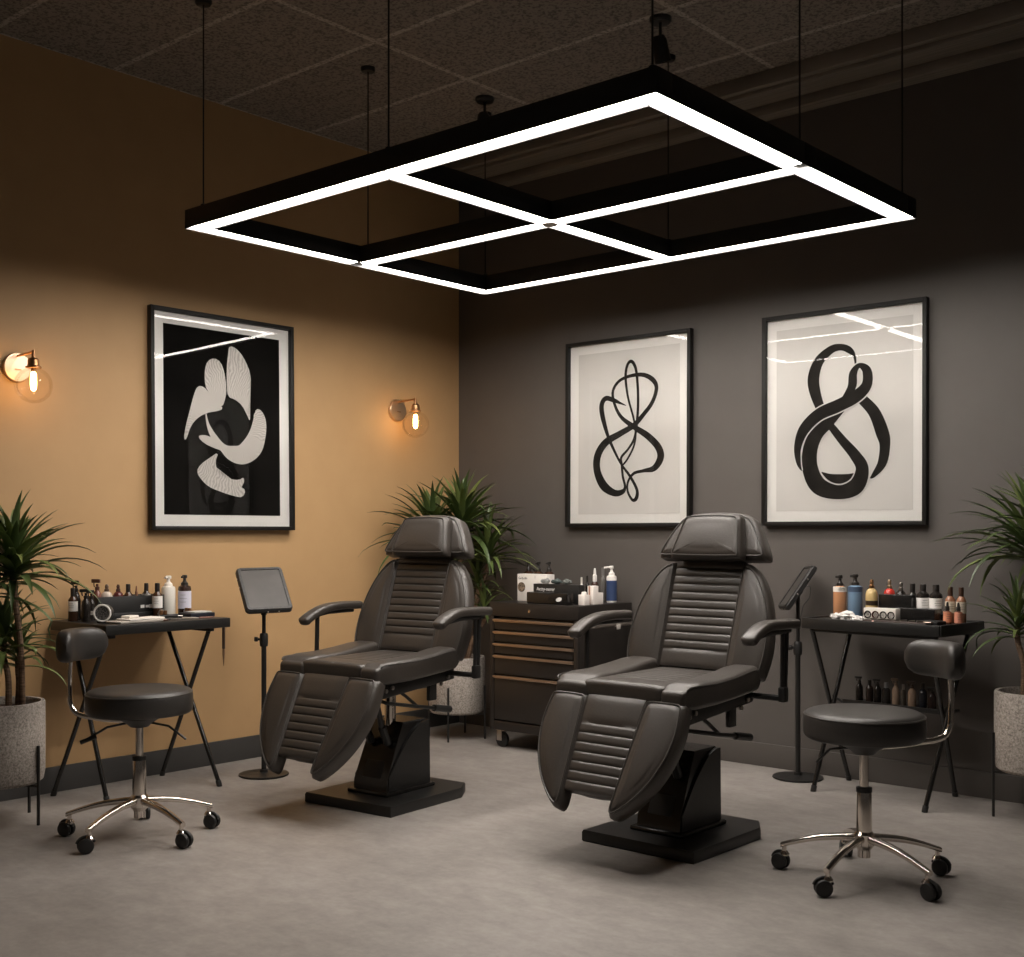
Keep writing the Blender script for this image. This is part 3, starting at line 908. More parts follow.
bm = B(); box(bm, (.07, .007, .003), (.03, .003, .003), .001, Rz(.12)); box(bm, (.07, .007, .003), (.03, -.003, .005), .001, Rz(-.12)); new('blade', bm, M['steel'], t)
bm = B()
for s in (-1, 1): tube(bm, [(-.022 + .015 * math.cos(2 * PI * k / 16), s * .014 + .010 * math.sin(2 * PI * k / 16), .005) for k in range(16)], .003, 6, closed=True)
new('handle', bm, M['black_plastic'], t)
for k, (x, y, a) in enumerate(((.44, -2.43, .4), (.37, -2.40, 2.1), (.43, -2.27, 1.0), (.46, -2.20, 1.5))):
    bm = B(); tube(bm, [(-.03, 0, .005), (-.028, 0, .005), (.028, 0, .005), (.03, 0, .005)], .0042, 10)
    lathe(bm, [(0, .03), (.0042, .03), (.001, .048), (0, .048)], (0, 0, .005), 10, Ry(PI / 2).to_3x3())
    o = new('needle_cartridge', bm, col(((.30, .16, .11), (.05, .045, .04), (.42, .36, .30), (.24, .12, .09))[k], .4), None, loc=(x, y, TZ)); o.rotation_euler = (0, 0, a)
    tag(o, ('brown needle cartridge lying beside the paper towels', 'black needle cartridge lying close to the organiser box', 'cream needle cartridge lying before the white labelled black bottle', 'reddish needle cartridge lying near the front edge before the white pump bottle')[k], 'needle cartridge', 'loose needle cartridges')
t = thing('hanging_brush', 'slim dark brush hanging from the right end of the tan wall table', 'brush', (.43, -2.079, TZ - .012))
bm = B(); tube(bm, [(0, -.016, .0), (0, -.003, .006), (0, .004, -.01)], .0022, 8); new('hook', bm, M['steel'], t)
bm = B(); tube(bm, [(0, .004, -.008), (0, .004, -.012), (0, .004, -.13), (0, .004, -.14)], .0075, 10); new('handle', bm, col((.05, .03, .02), .4), t)
bm = B(); lathe(bm, [(0, -.225), (.0012, -.22), (.006, -.165), (.0055, -.138), (0, -.138)], (0, .004, 0), 12); new('bristles', bm, col((.20, .11, .06), .7), t)

# --- grey wall table goods
G = 'supplies on the grey wall table'
z = RZ + .0005
bottle('pump', 2.688, -.225, z, .198, .030, (.52, .25, .125), DARK, 'orange brown pump bottle with white shoulder on the grey wall table', 'pump bottle', (.60, .72), (.82, .77, .70), rz=FACE, group=G)
bottle('pump', 2.755, -.205, z, .203, .033, (.16, .25, .36), DARK, 'blue pump bottle beside the orange one on the grey wall table', 'pump bottle', (.59, .71), (.045, .075, .13), rz=FACE, group=G)
bottle('fancy', 2.862, -.262, z, .182, .0275, (.60, .44, .20), DARK, 'round pale yellow bottle with gold cap on the grey wall table', 'bottle', (.12, .24), (.30, .20, .09), group=G, cap_metal=M['brass'], mid=(.035, .02, .01))
bottle('fancy', 2.897, -.148, z, .178, .0265, (.60, .045, .03), DARK, 'round red bottle with gold cap behind the black tiered box', 'bottle', group=G, cap_metal=M['brass_pale'])
bottle('fancy', 2.953, -.150, z, .168, .024, DARK, DARK, 'dark bottle with steel cap just right of the red bottle', 'bottle', group=G, cap_metal=M['steel'])
bottle('screw', 3.010, -.155, z, .164, .024, (.03, .028, .022), DARK, 'plain dark bottle between the steel capped one and the white labelled pair', 'bottle', group=G)
t = thing('tiered_box', 'black two tier display box in the middle of the grey wall table', 'box', (3.03, -.262, z), math.radians(-2))
bm = B(); box(bm, (.158, .06, .116), (-.0585, .030, .058), .003); new('upper_tier', bm, M['black_gloss'], t)
bm = B(); box(bm, (.225, .075, .062), (.045, -.032, .031), .003); box(bm, (.12, .06, .036), (.10, .034, .018), .003); new('lower_tier', bm, M['black_gloss'], t)
bottle('screw', 3.086, -.222, z + .0375, .128, .0275, DARK, DARK, 'black bottle with white label, left one of the pair on the tiered box', 'bottle', (.12, .53), (.82, .80, .77), group=G)
bottle('screw', 3.146, -.224, z + .0375, .128, .0280, DARK, DARK, 'black bottle with white label, right one of the pair on the tiered box', 'bottle', (.12, .53), (.82, .80, .77), group=G)
bottle('screw', 3.218, -.245, z, .158, .0215, (.32, .15, .085), AMBER, 'amber patchwork bottle with dark cap next to the white labelled pair', 'bottle', (.28, .60), (.55, .47, .36), group=G, mid=None)
bottle('screw', 3.268, -.250, z, .158, .0210, (.32, .15, .085), AMBER, 'amber patchwork bottle with dark cap nearest the right plant', 'bottle', (.28, .60), (.55, .48, .38), group=G)
bottle('drop', 3.232, -.315, z, .095, .0165, (.12, .05, .03), DARK, 'short bottle with orange label in front of the left amber patchwork bottle', 'bottle', (.08, .56), (.62, .24, .13), group=G)
bottle('drop', 3.284, -.325, z, .095, .0165, (.12, .05, .03), DARK, 'short bottle with orange label in front of the right amber patchwork bottle', 'bottle', (.08, .56), (.62, .25, .16), group=G)
t = thing('ink_cup_rack', 'white rack of four round dark ink cups on the grey wall table', 'ink rack', (2.970, -.395, z), math.radians(-5))
bm = B(); box(bm, (.156, .045, .062), (0, 0, .031), .004); new('rack', bm, col((.70, .66, .61), .5), t)
for k in range(4):
    xx = -.0565 + .0377 * k
    bm = B(); lathe(bm, [(0, 0), (.0178, 0), (.0178, .003), (.0135, .0035), (.012, .001), (0, .001)], (xx, -.0215, .032), 20, Rx(PI / 2).to_3x3()); new('ink_cup', bm, col(((.02, .018, .017), (.05, .022, .018), (.03, .026, .022), (.025, .02, .02))[k], .25), t)
# crumpled tissue
for k, (x, y, s, lb) in enumerate(((2.815, -.415, 1.0, 'largest crumpled white tissue before the blue pump bottle'), (2.755, -.40, .7, 'small crumpled white tissue before the orange pump bottle'), (2.872, -.43, .62, 'small crumpled white tissue beside the white ink rack'))):
    bm = B(); bmesh.ops.create_icosphere(bm, subdivisions=3, radius=1)
    rs = random.Random(k + 3)
    ph = [rs.uniform(0, 6) for _ in range(6)]
    for v in bm.verts:
        p = v.co.copy()
        f = 1 + .16 * math.sin(5 * p.x + ph[0]) + .14 * math.sin(7 * p.y + ph[1]) + .12 * math.sin(9 * p.z + ph[2]) + rs.uniform(-.10, .10)
        v.co = Vector((p.x * .04 * f * s, p.y * .022 * f * s, .5 * s * .042 * (p.z * f) + .5 * .042 * s * 1.05))
        v.co.z = max(v.co.z, .0008)
    tag(new('crumpled_tissue', bm, col((.80, .77, .74), .85), None, 25, (x, y, z)), lb, 'tissue', 'crumpled tissues')
t = thing('tool_roll', 'long flat dark tool roll along the front of the grey wall table', 'tool roll', (3.06, -.448, z), math.radians(-6))
bm = B(); box(bm, (.30, .05, .012), (0, 0, .006), .004); new('roll', bm, col((.05, .035, .030), .5), t)
bm = B()
for k in range(7): tube(bm, [(-.12 + .037 * k, -.012, .016), (-.105 + .037 * k, .012, .016)], .0036, 8)
new('needle_tube', bm, M['steel'], t)
bm = B(); lathe(bm, [(0, 0), (.012, 0), (.017, .006), (.015, .011), (.006, .009), (0, .008)], (2.96, -.447, z), 20)
tag(new('ink_pot', bm, col((.62, .36, .30), .4)), 'small pink ink cap at the front edge of the grey wall table', 'ink cup')
t = thing('tool_case', 'flat black tool case before the short orange bottles', 'case', (3.205, -.405, z), math.radians(-12))
bm = B(); box(bm, (.085, .07, .018), (0, 0, .009), .004); new('case_body', bm, M['black_plastic'], t)
bm = B(); tube(bm, [(-.02, -.034, .012), (-.02, -.044, .012), (.02, -.044, .012), (.02, -.034, .012)], .003, 8); new('handle', bm, M['handle'], t)
# bottles on the lower shelf
sz = .4085
for k, (x, h, r, body, cap, lb) in enumerate((
    (2.752, .105, .017, DARK, DARK, 'leftmost small dark bottle on the low shelf under the grey wall table'),
    (2.805, .090, .017, (.03, .02, .016), DARK, 'squat brown bottle second on the low shelf behind the right stool'),
    (2.846, .100, .017, DARK, DARK, 'dark bottle third from the left on the low shelf'),
    (2.890, .085, .019, (.03, .027, .025), (.25, .25, .25), 'dark bottle with grey cap on the low shelf'),
    (2.938, .112, .0165, (.42, .30, .22), (.25, .17, .12), 'tall beige bottle on the low shelf behind the right stool'),
    (2.975, .085, .012, (.10, .085, .07), (.30, .27, .25), 'thin grey vial between the two beige bottles on the low shelf'),
    (3.018, .106, .0185, (.40, .28, .20), (.06, .04, .03), 'beige bottle with dark cap on the low shelf'),
    (3.070, .100, .0185, (.02, .022, .028), DARK, 'blue black bottle right of the beige ones on the low shelf'),
    (3.115, .088, .018, (.03, .018, .016), DARK, 'rightmost dark bottle on the low shelf under the grey wall table'))):
    bottle('screw' if k % 2 else 'spray', x, -.175 - .105 * (x - 2.96), sz, h + .01, r, body, cap, lb, 'bottle', group='bottles on the low shelf')

# ------------------------------------------------------------------ tool cart
cx0, cx1, cy0, cy1 = .727, 1.352, -.51, -.03
cart = thing('tool_cart', 'dark brown black rolling tool cart with copper toned drawer handles against the grey wall', 'tool cart', ((cx0 + cx1) / 2, (cy0 + cy1) / 2, 0))
cw, cd = cx1 - cx0, cy1 - cy0
CZ = .81
bm = B(); box(bm, (cw, cd - .022, .625), (0, .011, .415), .006)
box(bm, (.03, .03, .63), (-cw / 2 + .015, -cd / 2 + .015, .415), .003); box(bm, (.03, .03, .63), (cw / 2 - .015, -cd / 2 + .015, .415), .003)
box(bm, (cw, .03, .05), (0, -cd / 2 + .016, .125), .003)
new('body', bm, M['cart'], cart)
bm = B(); box(bm, (cw + .008, cd + .004, .078), (0, 0, CZ - .039), .005); ld = new('lid', bm, M['cart'], cart)
bm = B(); lathe(bm, [(0, 0), (.0085, 0), (.0085, .004), (.004, .005), (0, .004)], (-.02 + .0, -cd / 2 - .002, CZ - .042), 18, Rx(PI / 2).to_3x3()); new('lock', bm, M['chrome'], ld)
edges = [.722, .655, .588, .521, .408, .155]
for a, b in zip(edges, edges[1:]):
    hh = a - b
    bm = B(); box(bm, (cw - .066, .02, hh - .008), (0, -cd / 2 + .010, (a + b) / 2), .003); dr = new('drawer', bm, M['cart'], cart)
    bm = B(); box(bm, (cw - .060, .016, .010), (0, -cd / 2 - .006, a - .011), .003); box(bm, (cw - .060, .004, .016), (0, -cd / 2 - .0005, a - .013), .001)
    new('handle', bm, M['handle'], dr)
for sx in (-1, 1):
    for sy in (-1, 1):
        px, py = sx * (cw / 2 - .045), sy * (cd / 2 - .045)
        bm = B(); box(bm, (.05, .05, .006), (px, py, .098), .001); box(bm, (.036, .004, .06), (px + .0, py - .017, .066), .001); box(bm, (.036, .004, .06), (px, py + .017, .066), .001)
        cs = new('caster', bm, M['steel'], cart)
        bm = B(); lathe(bm, [(0, -.013), (.036, -.013), (.042, -.009), (.042, .009), (.036, .013), (0, .013)], (px + .01, py, .042), 24, Rx(PI / 2).to_3x3()); new('wheel', bm, M['black_plastic'], cs)
bm = B(); tube(bm, cat([(cw / 2, -.17, .69), (cw / 2 + .045, -.17, .70), (cw / 2 + .055, -.14, .70), (cw / 2 + .055, .14, .70), (cw / 2 + .045, .17, .70), (cw / 2, .17, .69)], 5), .009, 10); new('push_handle', bm, M['steel'], cart)
bm = B(); box(bm, (.004, .035, .028), (cw / 2 + .066, .03, .69), .002); new('tag', bm, col((.55, .52, .48), .6), cart)

G = 'supplies on the tool cart'
z = CZ + .0008
t = thing('carton', 'white carton with round dark emblem on the left of the tool cart', 'carton', (.886, -.30, z), 0)
bm = B(); box(bm, (.215, .07, .152), (0, 0, .076), .002); new('box', bm, col((.82, .78, .73), .7), t)
bm = B(); lathe(bm, [(0, 0), (.0275, 0), (.0275, .0008), (0, .0008)], (-.076, -.035, .078), 28, Rx(PI / 2).to_3x3()); lathe(bm, [(.0, 0), (.001, .0)], (-.076, -.0361, .078), 6, Rx(PI / 2).to_3x3())
em = new('emblem', bm, textured('emblem_print', [(.4, (.035, .022, .014)), (.62, (.30, .22, .15))], 70, .6), t)
text_obj('lettering', "Gu'ly.illn", .019, Matrix.Translation((-.066, -.0355, .128)) @ Rx(PI / 2), col((.05, .045, .04), .6), t)
bm = B(); box(bm, (.002, .0006, .014), (.024, -.0353, .136)); new('printed_mark', bm, col((.25, .23, .21), .7), t)
for k, (x, lb) in enumerate(((.775, 'left dark pump bottle'), (.848, 'middle dark pump bottle'), (.926, 'right dark pump bottle'))):
    bottle('pump', x, -.232, z, .222, .0265, AMBER, DARK, lb + ' of the three standing behind the white carton', 'pump bottle', rz=FACE + .6, group=G)
t = thing('glove_box', 'black box with white lettering, the taller one lying behind, on the tool cart', 'box', (1.118, -.383, z))
bm = B(); box(bm, (.318, .052, .104), (0, 0, .052), .003); new('box', bm, M['black_plastic'], t)
text_obj('lettering', 'Actty-nerer', .027, Matrix.Translation((-.070, -.0265, .076)) @ Rx(PI / 2), col((.85, .83, .80), .6), t)
for k, (x, y, s, c_, lb) in enumerate(((1.03, -.383, 1.0, (.30, .30, .29), 'left pale lump of crumpled wrap'), (1.105, -.380, 1.25, (.055, .075, .072), 'middle dark green lump of crumpled wrap'), (1.175, -.383, .9, (.13, .14, .13), 'right grey lump of crumpled wrap'))):
    bm = B(); bmesh.ops.create_icosphere(bm, subdivisions=3, radius=1)
    rs = random.Random(k + 30)
    for v in bm.verts:
        p = v.co.copy(); f = 1 + .2 * math.sin(6 * p.x + k) + .15 * math.sin(8 * p.y + 2 * k) + rs.uniform(-.12, .12)
        v.co = Vector((p.x * .026 * f * s, p.y * .018 * f, max(.0005, .014 + .014 * p.z * f)))
    tag(new('crumpled_wrap', bm, col(c_, .5), None, 25, (x, y, z + .1045)), lb + ' on top of the black lettered box', 'wrap', 'crumpled wraps')
t = thing('glove_box', 'black box with a white oval patch, the shorter one in front, on the tool cart', 'box', (1.123, -.462, z))
bm = B(); box(bm, (.285, .060, .062), (0, 0, .031), .005); new('box', bm, M['black_gloss'], t)
bm = B(); lathe(bm, [(0, 0), (.011, 0), (.011, .0008), (0, .0008)], (0, 0, 0), 20, Rx(PI / 2).to_3x3())
bmesh.ops.transform(bm, matrix=Matrix.Translation((.085, -.0302, .028)) @ Ry(-.25) @ Matrix.Diagonal((1.9, 1, 1, 1)), verts=bm.verts[:]); new('oval_patch', bm, col((.82, .80, .77), .5), t)
bottle('screw', 1.150, -.22, z, .138, .011, (.80, .76, .71), (.62, .58, .52), 'slim white vial standing behind the black lettered box', 'bottle', group=G)
bottle('screw', 1.190, -.22, z, .148, .0125, DARK, DARK, 'slim dark vial standing beside the white vial on the tool cart', 'bottle', group=G)
bottle('drop', 1.246, -.225, z, .190, .021, (.05, .022, .016), (.84, .81, .78), 'brown bottle with tall white cone cap on the tool cart', 'bottle', group=G)
bottle('screw', 1.212, -.105, z, .190, .017, (.14, .13, .12), (.18, .17, .16), 'grey bottle behind the white cone capped bottle on the tool cart', 'bottle', group=G)
bottle('pump', 1.290, -.13, z, .203, .0285, (.82, .79, .75), (.84, .81, .77), 'white pump bottle with blue label on the tool cart', 'pump bottle', (.05, .60), (.03, .055, .14), noz=1.5, rz=FACE, group=G)
for k, (x, y, w_, h_, lb) in enumerate(((1.326, -.425, .046, .056, 'small white carton left of the taller one on the tool cart'), (1.325, -.345, .042, .100, 'taller white carton with copper stripe on the tool cart'), (1.322, -.295, .036, .062, 'small white carton between the taller one and the white pump bottle'))):
    t = thing('small_carton', lb, 'carton', (x, y, z), -.12, 'small white cartons')
    bm = B(); box(bm, (w_, .042, h_), (0, 0, h_ / 2), .002); new('box', bm, col((.84, .78, .73), .6), t)
    if k == 1:
        bm = B(); box(bm, (.012, .0008, h_ * .98), (-.006, -.0213, h_ / 2)); new('stripe', bm, col((.42, .22, .14), .5), t)
    elif k == 0:
        bm = B(); lathe(bm, [(0, 0), (.014, 0), (.014, .012), (.010, .016), (0, .016)], (.0, 0, h_ - .001), 18); new('lid', bm, col((.84, .78, .73), .6), t)
    else:
        bm = B(); box(bm, (.024, .0008, .03), (0, -.0213, h_ * .5)); new('printed_patch', bm, col((.48, .44, .40), .6), t)

# ------------------------------------------------------------------ tablet stands
def tablet_stand(loc, label, e1, e2, cz, poleh, cable=False):
    t = thing('tablet_stand', label, 'tablet stand', (*loc, 0), group='tablet stands')
    bm = B(); lathe(bm, [(0, 0), (.118, 0), (.122, .003), (.121, .009), (.10, .013), (.02, .017), (.018, .03), (0, .03)], seg=48); new('base', bm, M['black_metal'], t)
    bm = B(); lathe(bm, [(0, .015), (.0125, .015), (.0125, poleh * .88), (0, poleh * .88)], seg=18); new('pole', bm, M['black_metal'], t)
    zk = poleh * .86
    bm = B(); lathe(bm, [(0, zk - .035), (.019, zk - .035), (.021, zk - .02), (.021, zk + .02), (.017, zk + .03), (0, zk + .03)], seg=18)
    rv = Vector((-math.cos(CAMYAW), -math.sin(CAMYAW), 0))
    tube(bm, [(0, 0, zk), tuple(rv * .035 + Vector((0, 0, zk)))], .006)
    tube(bm, [tuple(rv * .03 + Vector((0, 0, zk))), tuple(rv * .046 + Vector((0, 0, zk)))], .012, 12)
    new('clamp_knob', bm, M['black_plastic'], t)
    bm = B(); lathe(bm, [(0, zk), (.0095, zk), (.0095, cz - .02), (0, cz - .02)], seg=14); lathe(bm, [(0, poleh + .01), (.0145, poleh + .01), (.0145, poleh + .04), (0, poleh + .04)], seg=14); new('extension_tube', bm, M['black_metal'], t)
    u = Vector(e1); a = u.length; u.normalize(); v = -Vector(e2); b = v.length; v = (v - u * v.dot(u)).normalized(); w = u.cross(v)
    F = frame3((0, 0, cz), u, v, w)
    def rr(hw, hh, r, n=5):
        out = []
        for sx, sy, a0 in ((1, 1, 0), (-1, 1, 1), (-1, -1, 2), (1, -1, 3)):
            for k in range(n + 1):
                th = PI / 2 * (a0 + k / n)
                out.append((sx * (hw - r) + r * math.cos(th), sy * (hh - r) + r * math.sin(th)))
        return out
    bm = B()
    loft(bm, [[F(x, y, z_) for x, y in rr(a / 2 - i, b / 2 - i, .022)] for z_, i in ((-.012, .006), (-.008, 0), (.010, 0), (.014, .004))])
    cs = new('tablet', bm, M['black_plastic'], t)
    bm = B(); loft(bm, [[F(x, y, z_) for x, y in rr(a / 2 - .019, b / 2 - .019, .008)] for z_ in (.0135, .0152)]); new('screen', bm, M['screen'], cs)
    bm = B()
    o, i = rr(a / 2 - .004, b / 2 - .004, .018), rr(a / 2 - .018, b / 2 - .018, .009)
    loft(bm, [[F(x, y, .012) for x, y in o], [F(x * .985, y * .985, .019) for x, y in o], [F(x, y, .019) for x, y in i], [F(x, y, .013) for x, y in i]], False, False)
    new('bumper_case', bm, M['bumper'], cs)
    bm = B()
    for x, y in ((-a / 2 - .0005, b * .28), (-a / 2 - .0005, b * .08), (a / 2 + .0005, b * .2), (a / 2 + .0005, -b * .15)):
        p = F(x, y, 0); bmesh.ops.create_uvsphere(bm, u_segments=8, v_segments=6, radius=.0042, matrix=Matrix.Translation(p))
    for x in (-.01, .045):
        bmesh.ops.create_uvsphere(bm, u_segments=8, v_segments=6, radius=.004, matrix=Matrix.Translation(F(x, -b / 2, .004)))
    new('button', bm, M['steel'], cs)
    bm = B(); tube(bm, [(0, 0, cz - .03), tuple(F(0, 0, -.02))], .012, 12); lathe(bm, [(0, 0), (.03, 0), (.03, .008), (0, .008)], F(0, 0, -.02), 20, Matrix((u, v, w)).transposed()); new('tilt_mount', bm, M['black_metal'], t)
    if cable:
        p0 = F(a / 2, b * .05, -.01)
        bm = B(); tube(bm, cat([p0, p0 + Vector((.02, .01, .0)), p0 + Vector((.015, .012, -.05)), p0 + Vector((-.01, .0, -.09)), Vector((.016, 0, cz - .14))], 6), .002, 6); new('cable', bm, M['black_plastic'], t)
    return t
M['screen'] = textured('tablet_screen', [(.35, (.040, .036, .033)), (.7, (.065, .059, .054))], 6, .42, spec=.4)
M['bumper'] = textured('rubber_bumper', [(.4, (.010, .0095, .009)), (.65, (.035, .033, .031))], 90, .45)
rgt, fw, upv = Vector((.753, .658, 0)), Vector((-.658, .753, 0)), Vector((0, 0, 1))
tablet_stand((.417, -1.829), 'tablet on a thin black floor stand beside the tan wall, screen facing out',
             rgt * .206 + fw * .11 + upv * .004, rgt * .105 + fw * -.160 + upv * -.204, .912, .78)
tablet_stand((2.437, -.16), 'tablet on a thin black floor stand beside the grey wall, seen nearly edge on',
             rgt * -.004 + fw * -.19 + upv * .012, rgt * -.140 + fw * .012 + upv * -.206, .926, .74, True)

# ------------------------------------------------------------------ pictures
def picture(name, label, loc, rz, w, h, mw, mh, print_mat, cat='picture', tilt=-.005):
    """local: x along the wall, z up, +y is into the wall"""
    t = thing(name, label, cat, loc, rz)
    t.rotation_euler[0] = tilt      # bottom tipped off the wall, added to lower the lamp's reflection in the glass
    fw_ = .020
    bm = B()
    for s in (-1, 1):
        box(bm, (fw_, .034, h), (s * (w / 2 - fw_ / 2), -.018, 0), .0015); box(bm, (w - 2 * fw_, .034, fw_), (0, -.018, s * (h / 2 - fw_ / 2)), .0015)
    new('picture_frame', bm, M['frame'], t)
    bm = B(); box(bm, (w - .02, .006, h - .02), (0, -.006, 0)); mt = new('mat', bm, M['mat'], t)
    bm = B(); box(bm, (mw, .002, mh), (0, -.0098, 0)); pr = new('print', bm, print_mat, t)
    bm = B()
    vs = [bm.verts.new((sx * (w / 2 - fw_ + .002), -.024, sz * (h / 2 - fw_ + .002))) for sx, sz in ((-1, -1), (1, -1), (1, 1), (-1, 1))]
    bm.faces.new(vs); gl = new('glass_pane', bm, M['glass'], t)
    return t, pr

def ribbon(bm, pts, y, sub=7, grow=0.0, mi=0):
    P = cat([(p[0] / 1000, p[1] / 1000, p[2] / 1000) for p in pts], sub)
    n = len(P); row = []
    for i, p in enumerate(P):
        t = P[min(i + 1, n - 1)] - P[max(i - 1, 0)]
        t = Vector((t.x, t.y)); t = t.normalized() if t.length > 1e-9 else Vector((1, 0))
        w = max(p.z, .001) / 2 + grow
        yy = y - i * 4e-6
        row.append((bm.verts.new((p.x - t.y * w, yy, p.y + t.x * w)), bm.verts.new((p.x + t.y * w, yy, p.y - t.x * w))))
    for a, b in zip(row, row[1:]):
        f = bm.faces.new((a[0], a[1], b[1], b[0])); f.material_index = mi

A2 = [(-10, 147, 4), (-51, 164, 14), (-89, 180, 24), (-149, 197, 29), (-179, 162, 32), (-172, 95, 32), (-134, -17, 22), (-81, -117, 16), (-37, -185, 14), (22, -253, 17), (66, -325, 19), (63, -371, 24), (37, -382, 17), (5, -336, 14), (5, -282, 14), (44, -235, 17), (109, -222, 19), (181, -210, 35), (223, -153, 45), (206, -94, 42), (138, -31, 38), (51, 21, 31), (-37, 80, 22), (-84, 150, 18), (-101, 229, 18), (-59, 286, 18), (22, 310, 19), (109, 308, 24), (174, 273, 28), (195, 224, 24), (166, 150, 24), (109, 89, 26), (44, 33, 31), (-51, -9, 36), (-149, -53, 44), (-205, -123, 49), (-210, -209, 49), (-164, -296, 54), (-89, -340, 39), (-32, -335, 29), (-14, -306, 17), (-29, -251, 16), (-37, -185, 16), (-40, -142, 16), (8, -96, 14), (51, -33, 16), (69, 79, 17), (73, 198, 17), (63, 318, 17), (47, 370, 19), (22, 391, 19), (-3, 366, 17), (-12, 301, 17), (5, 191, 14), (44, 69, 13), (57, -15, 14), (44, -86, 13), (0, -156, 12), (-37, -191, 11)]
A3 = {'loop': [(71, 236, 7), (65, 288, 15), (39, 321, 32), (-3, 340, 32), (-56, 334, 40), (-120, 285, 52), (-150, 212, 62), (-146, 144, 60), (-112, 48, 47), (-56, -43, 37)],
'drop': [(-56, -43, 37), (4, -116, 44), (69, -190, 54), (106, -258, 66), (75, -340, 80), (-16, -368, 69), (-120, -335, 87), (-167, -249, 85), (-168, -155, 80), (-133, -76, 72), (-69, -26, 54), (-25, 6, 30), (20, 40, 10)],
'band': [(4, 80, 20), (52, 140, 44), (60, 207, 41), (91, 242, 24), (129, 213, 46), (129, 146, 53), (78, 96, 61), (-16, 56, 64), (-123, 17, 62), (-202, -53, 58), (-235, -139, 40), (-230, -215, 25), (-213, -256, 5)],
'right': [(101, 82, 49), (165, 11, 58), (206, -88, 65), (219, -148, 53), (206, -232, 46), (165, -288, 24), (146, -304, 7)],
'cres': [(-107, -267, 5), (-63, -293, 35), (-16, -303, 47), (30, -296, 34), (64, -278, 5)]}
P1 = [[(35, 408), (82, 398), (129, 352), (171, 272), (168, 187), (160, 108), (165, 17), (144, 54), (113, 104), (66, 132), (25, 138), (17, 199), (17, 288), (28, 373)], [(-59, 334), (-18, 317), (5, 262), (15, 186), (12, 141), (-11, 81), (-48, 104), (-90, 145), (-116, 187), (-118, 262), (-101, 314)], [(-160, 180), (-123, 180), (-86, 145), (-33, 99), (-3, 76), (-48, 59), (-101, 49), (-160, 20), (-203, -27), (-228, -97), (-244, -95), (-232, -29), (-203, 66), (-182, 137)], [(-111, 48), (-93, -13), (-66, -62), (-30, -98), (5, -122), (58, -119), (113, -97), (152, -49), (165, 17), (171, 69), (208, 89), (248, 82), (267, 24), (261, -56), (232, -123), (176, -185), (105, -210), (43, -191), (5, -154), (-18, -138), (-56, -132), (-123, -110), (-160, -78), (-138, -67), (-105, -71), (-116, -15)], [(-36, -150), (-56, -201), (-48, -239), (-18, -270), (28, -287), (89, -292), (121, -274), (124, -304), (97, -324), (133, -342), (113, -382), (58, -376), (-33, -353), (-101, -330), (-145, -293), (-170, -256), (-145, -218), (-93, -184)]]

t, pr = picture('framed_print', 'framed print of white curling petals on black, on the tan wall', (0.0075, -1.780, 1.763), PI / 2, .882, 1.108, .715, .952, M['print_black'], tilt=-.011)
bm = B()
P1[3] = [(-160, -78), (-138, -67), (-105, -69), (-56, -85), (-6, -130), (-18, -141), (-56, -133), (-123, -111)]
for poly in P1:
    Q = chaikin([(x / 1000, y / 1000) for x, y in poly], 1)
    f = bm.faces.new([bm.verts.new((q.x, -.0112, q.y)) for q in Q])
bmesh.ops.triangulate(bm, faces=bm.faces[:], ngon_method='EAR_CLIP')
ribbon(bm, [(-113, 51, 4), (-99, -14, 18), (-63, -75, 36), (-11, -125, 42), (43, -152, 79), (113, -155, 105), (178, -110, 122), (213, -39, 104), (224, 27, 84), (213, 70, 55), (203, 85, 14)], -.0116)
new('petal_artwork', bm, M['petal'], pr)
t, pr = picture('framed_print', 'framed print of a thin looping black brush line, above the tool cart', (1.315, -0.005, 1.760), 0, .850, 1.060, .690, .918, M['print_grey'])
bm = B(); ribbon(bm, A2, -.0112); new('brush_line', bm, M['ink'], pr)
t, pr = picture('framed_print', 'framed print of a thick black looped brush band, above the tray table', (2.598, -0.005, 1.762), 0, .857, 1.060, .712, .914, M['print_grey'])
bm = B()
lay = [('cres', 0, 0), ('right', 0, 0), ('loop', 0, 0), ('drop', .006, 1), ('drop', 0, 0), ('band', .006, 1), ('band', 0, 0)]
for k, (nm, g, mi) in enumerate(lay): ribbon(bm, A3[nm], -.0111 - .0007 * k, grow=g, mi=mi)
new('brush_band', bm, [M['ink'], M['print_grey']], pr)

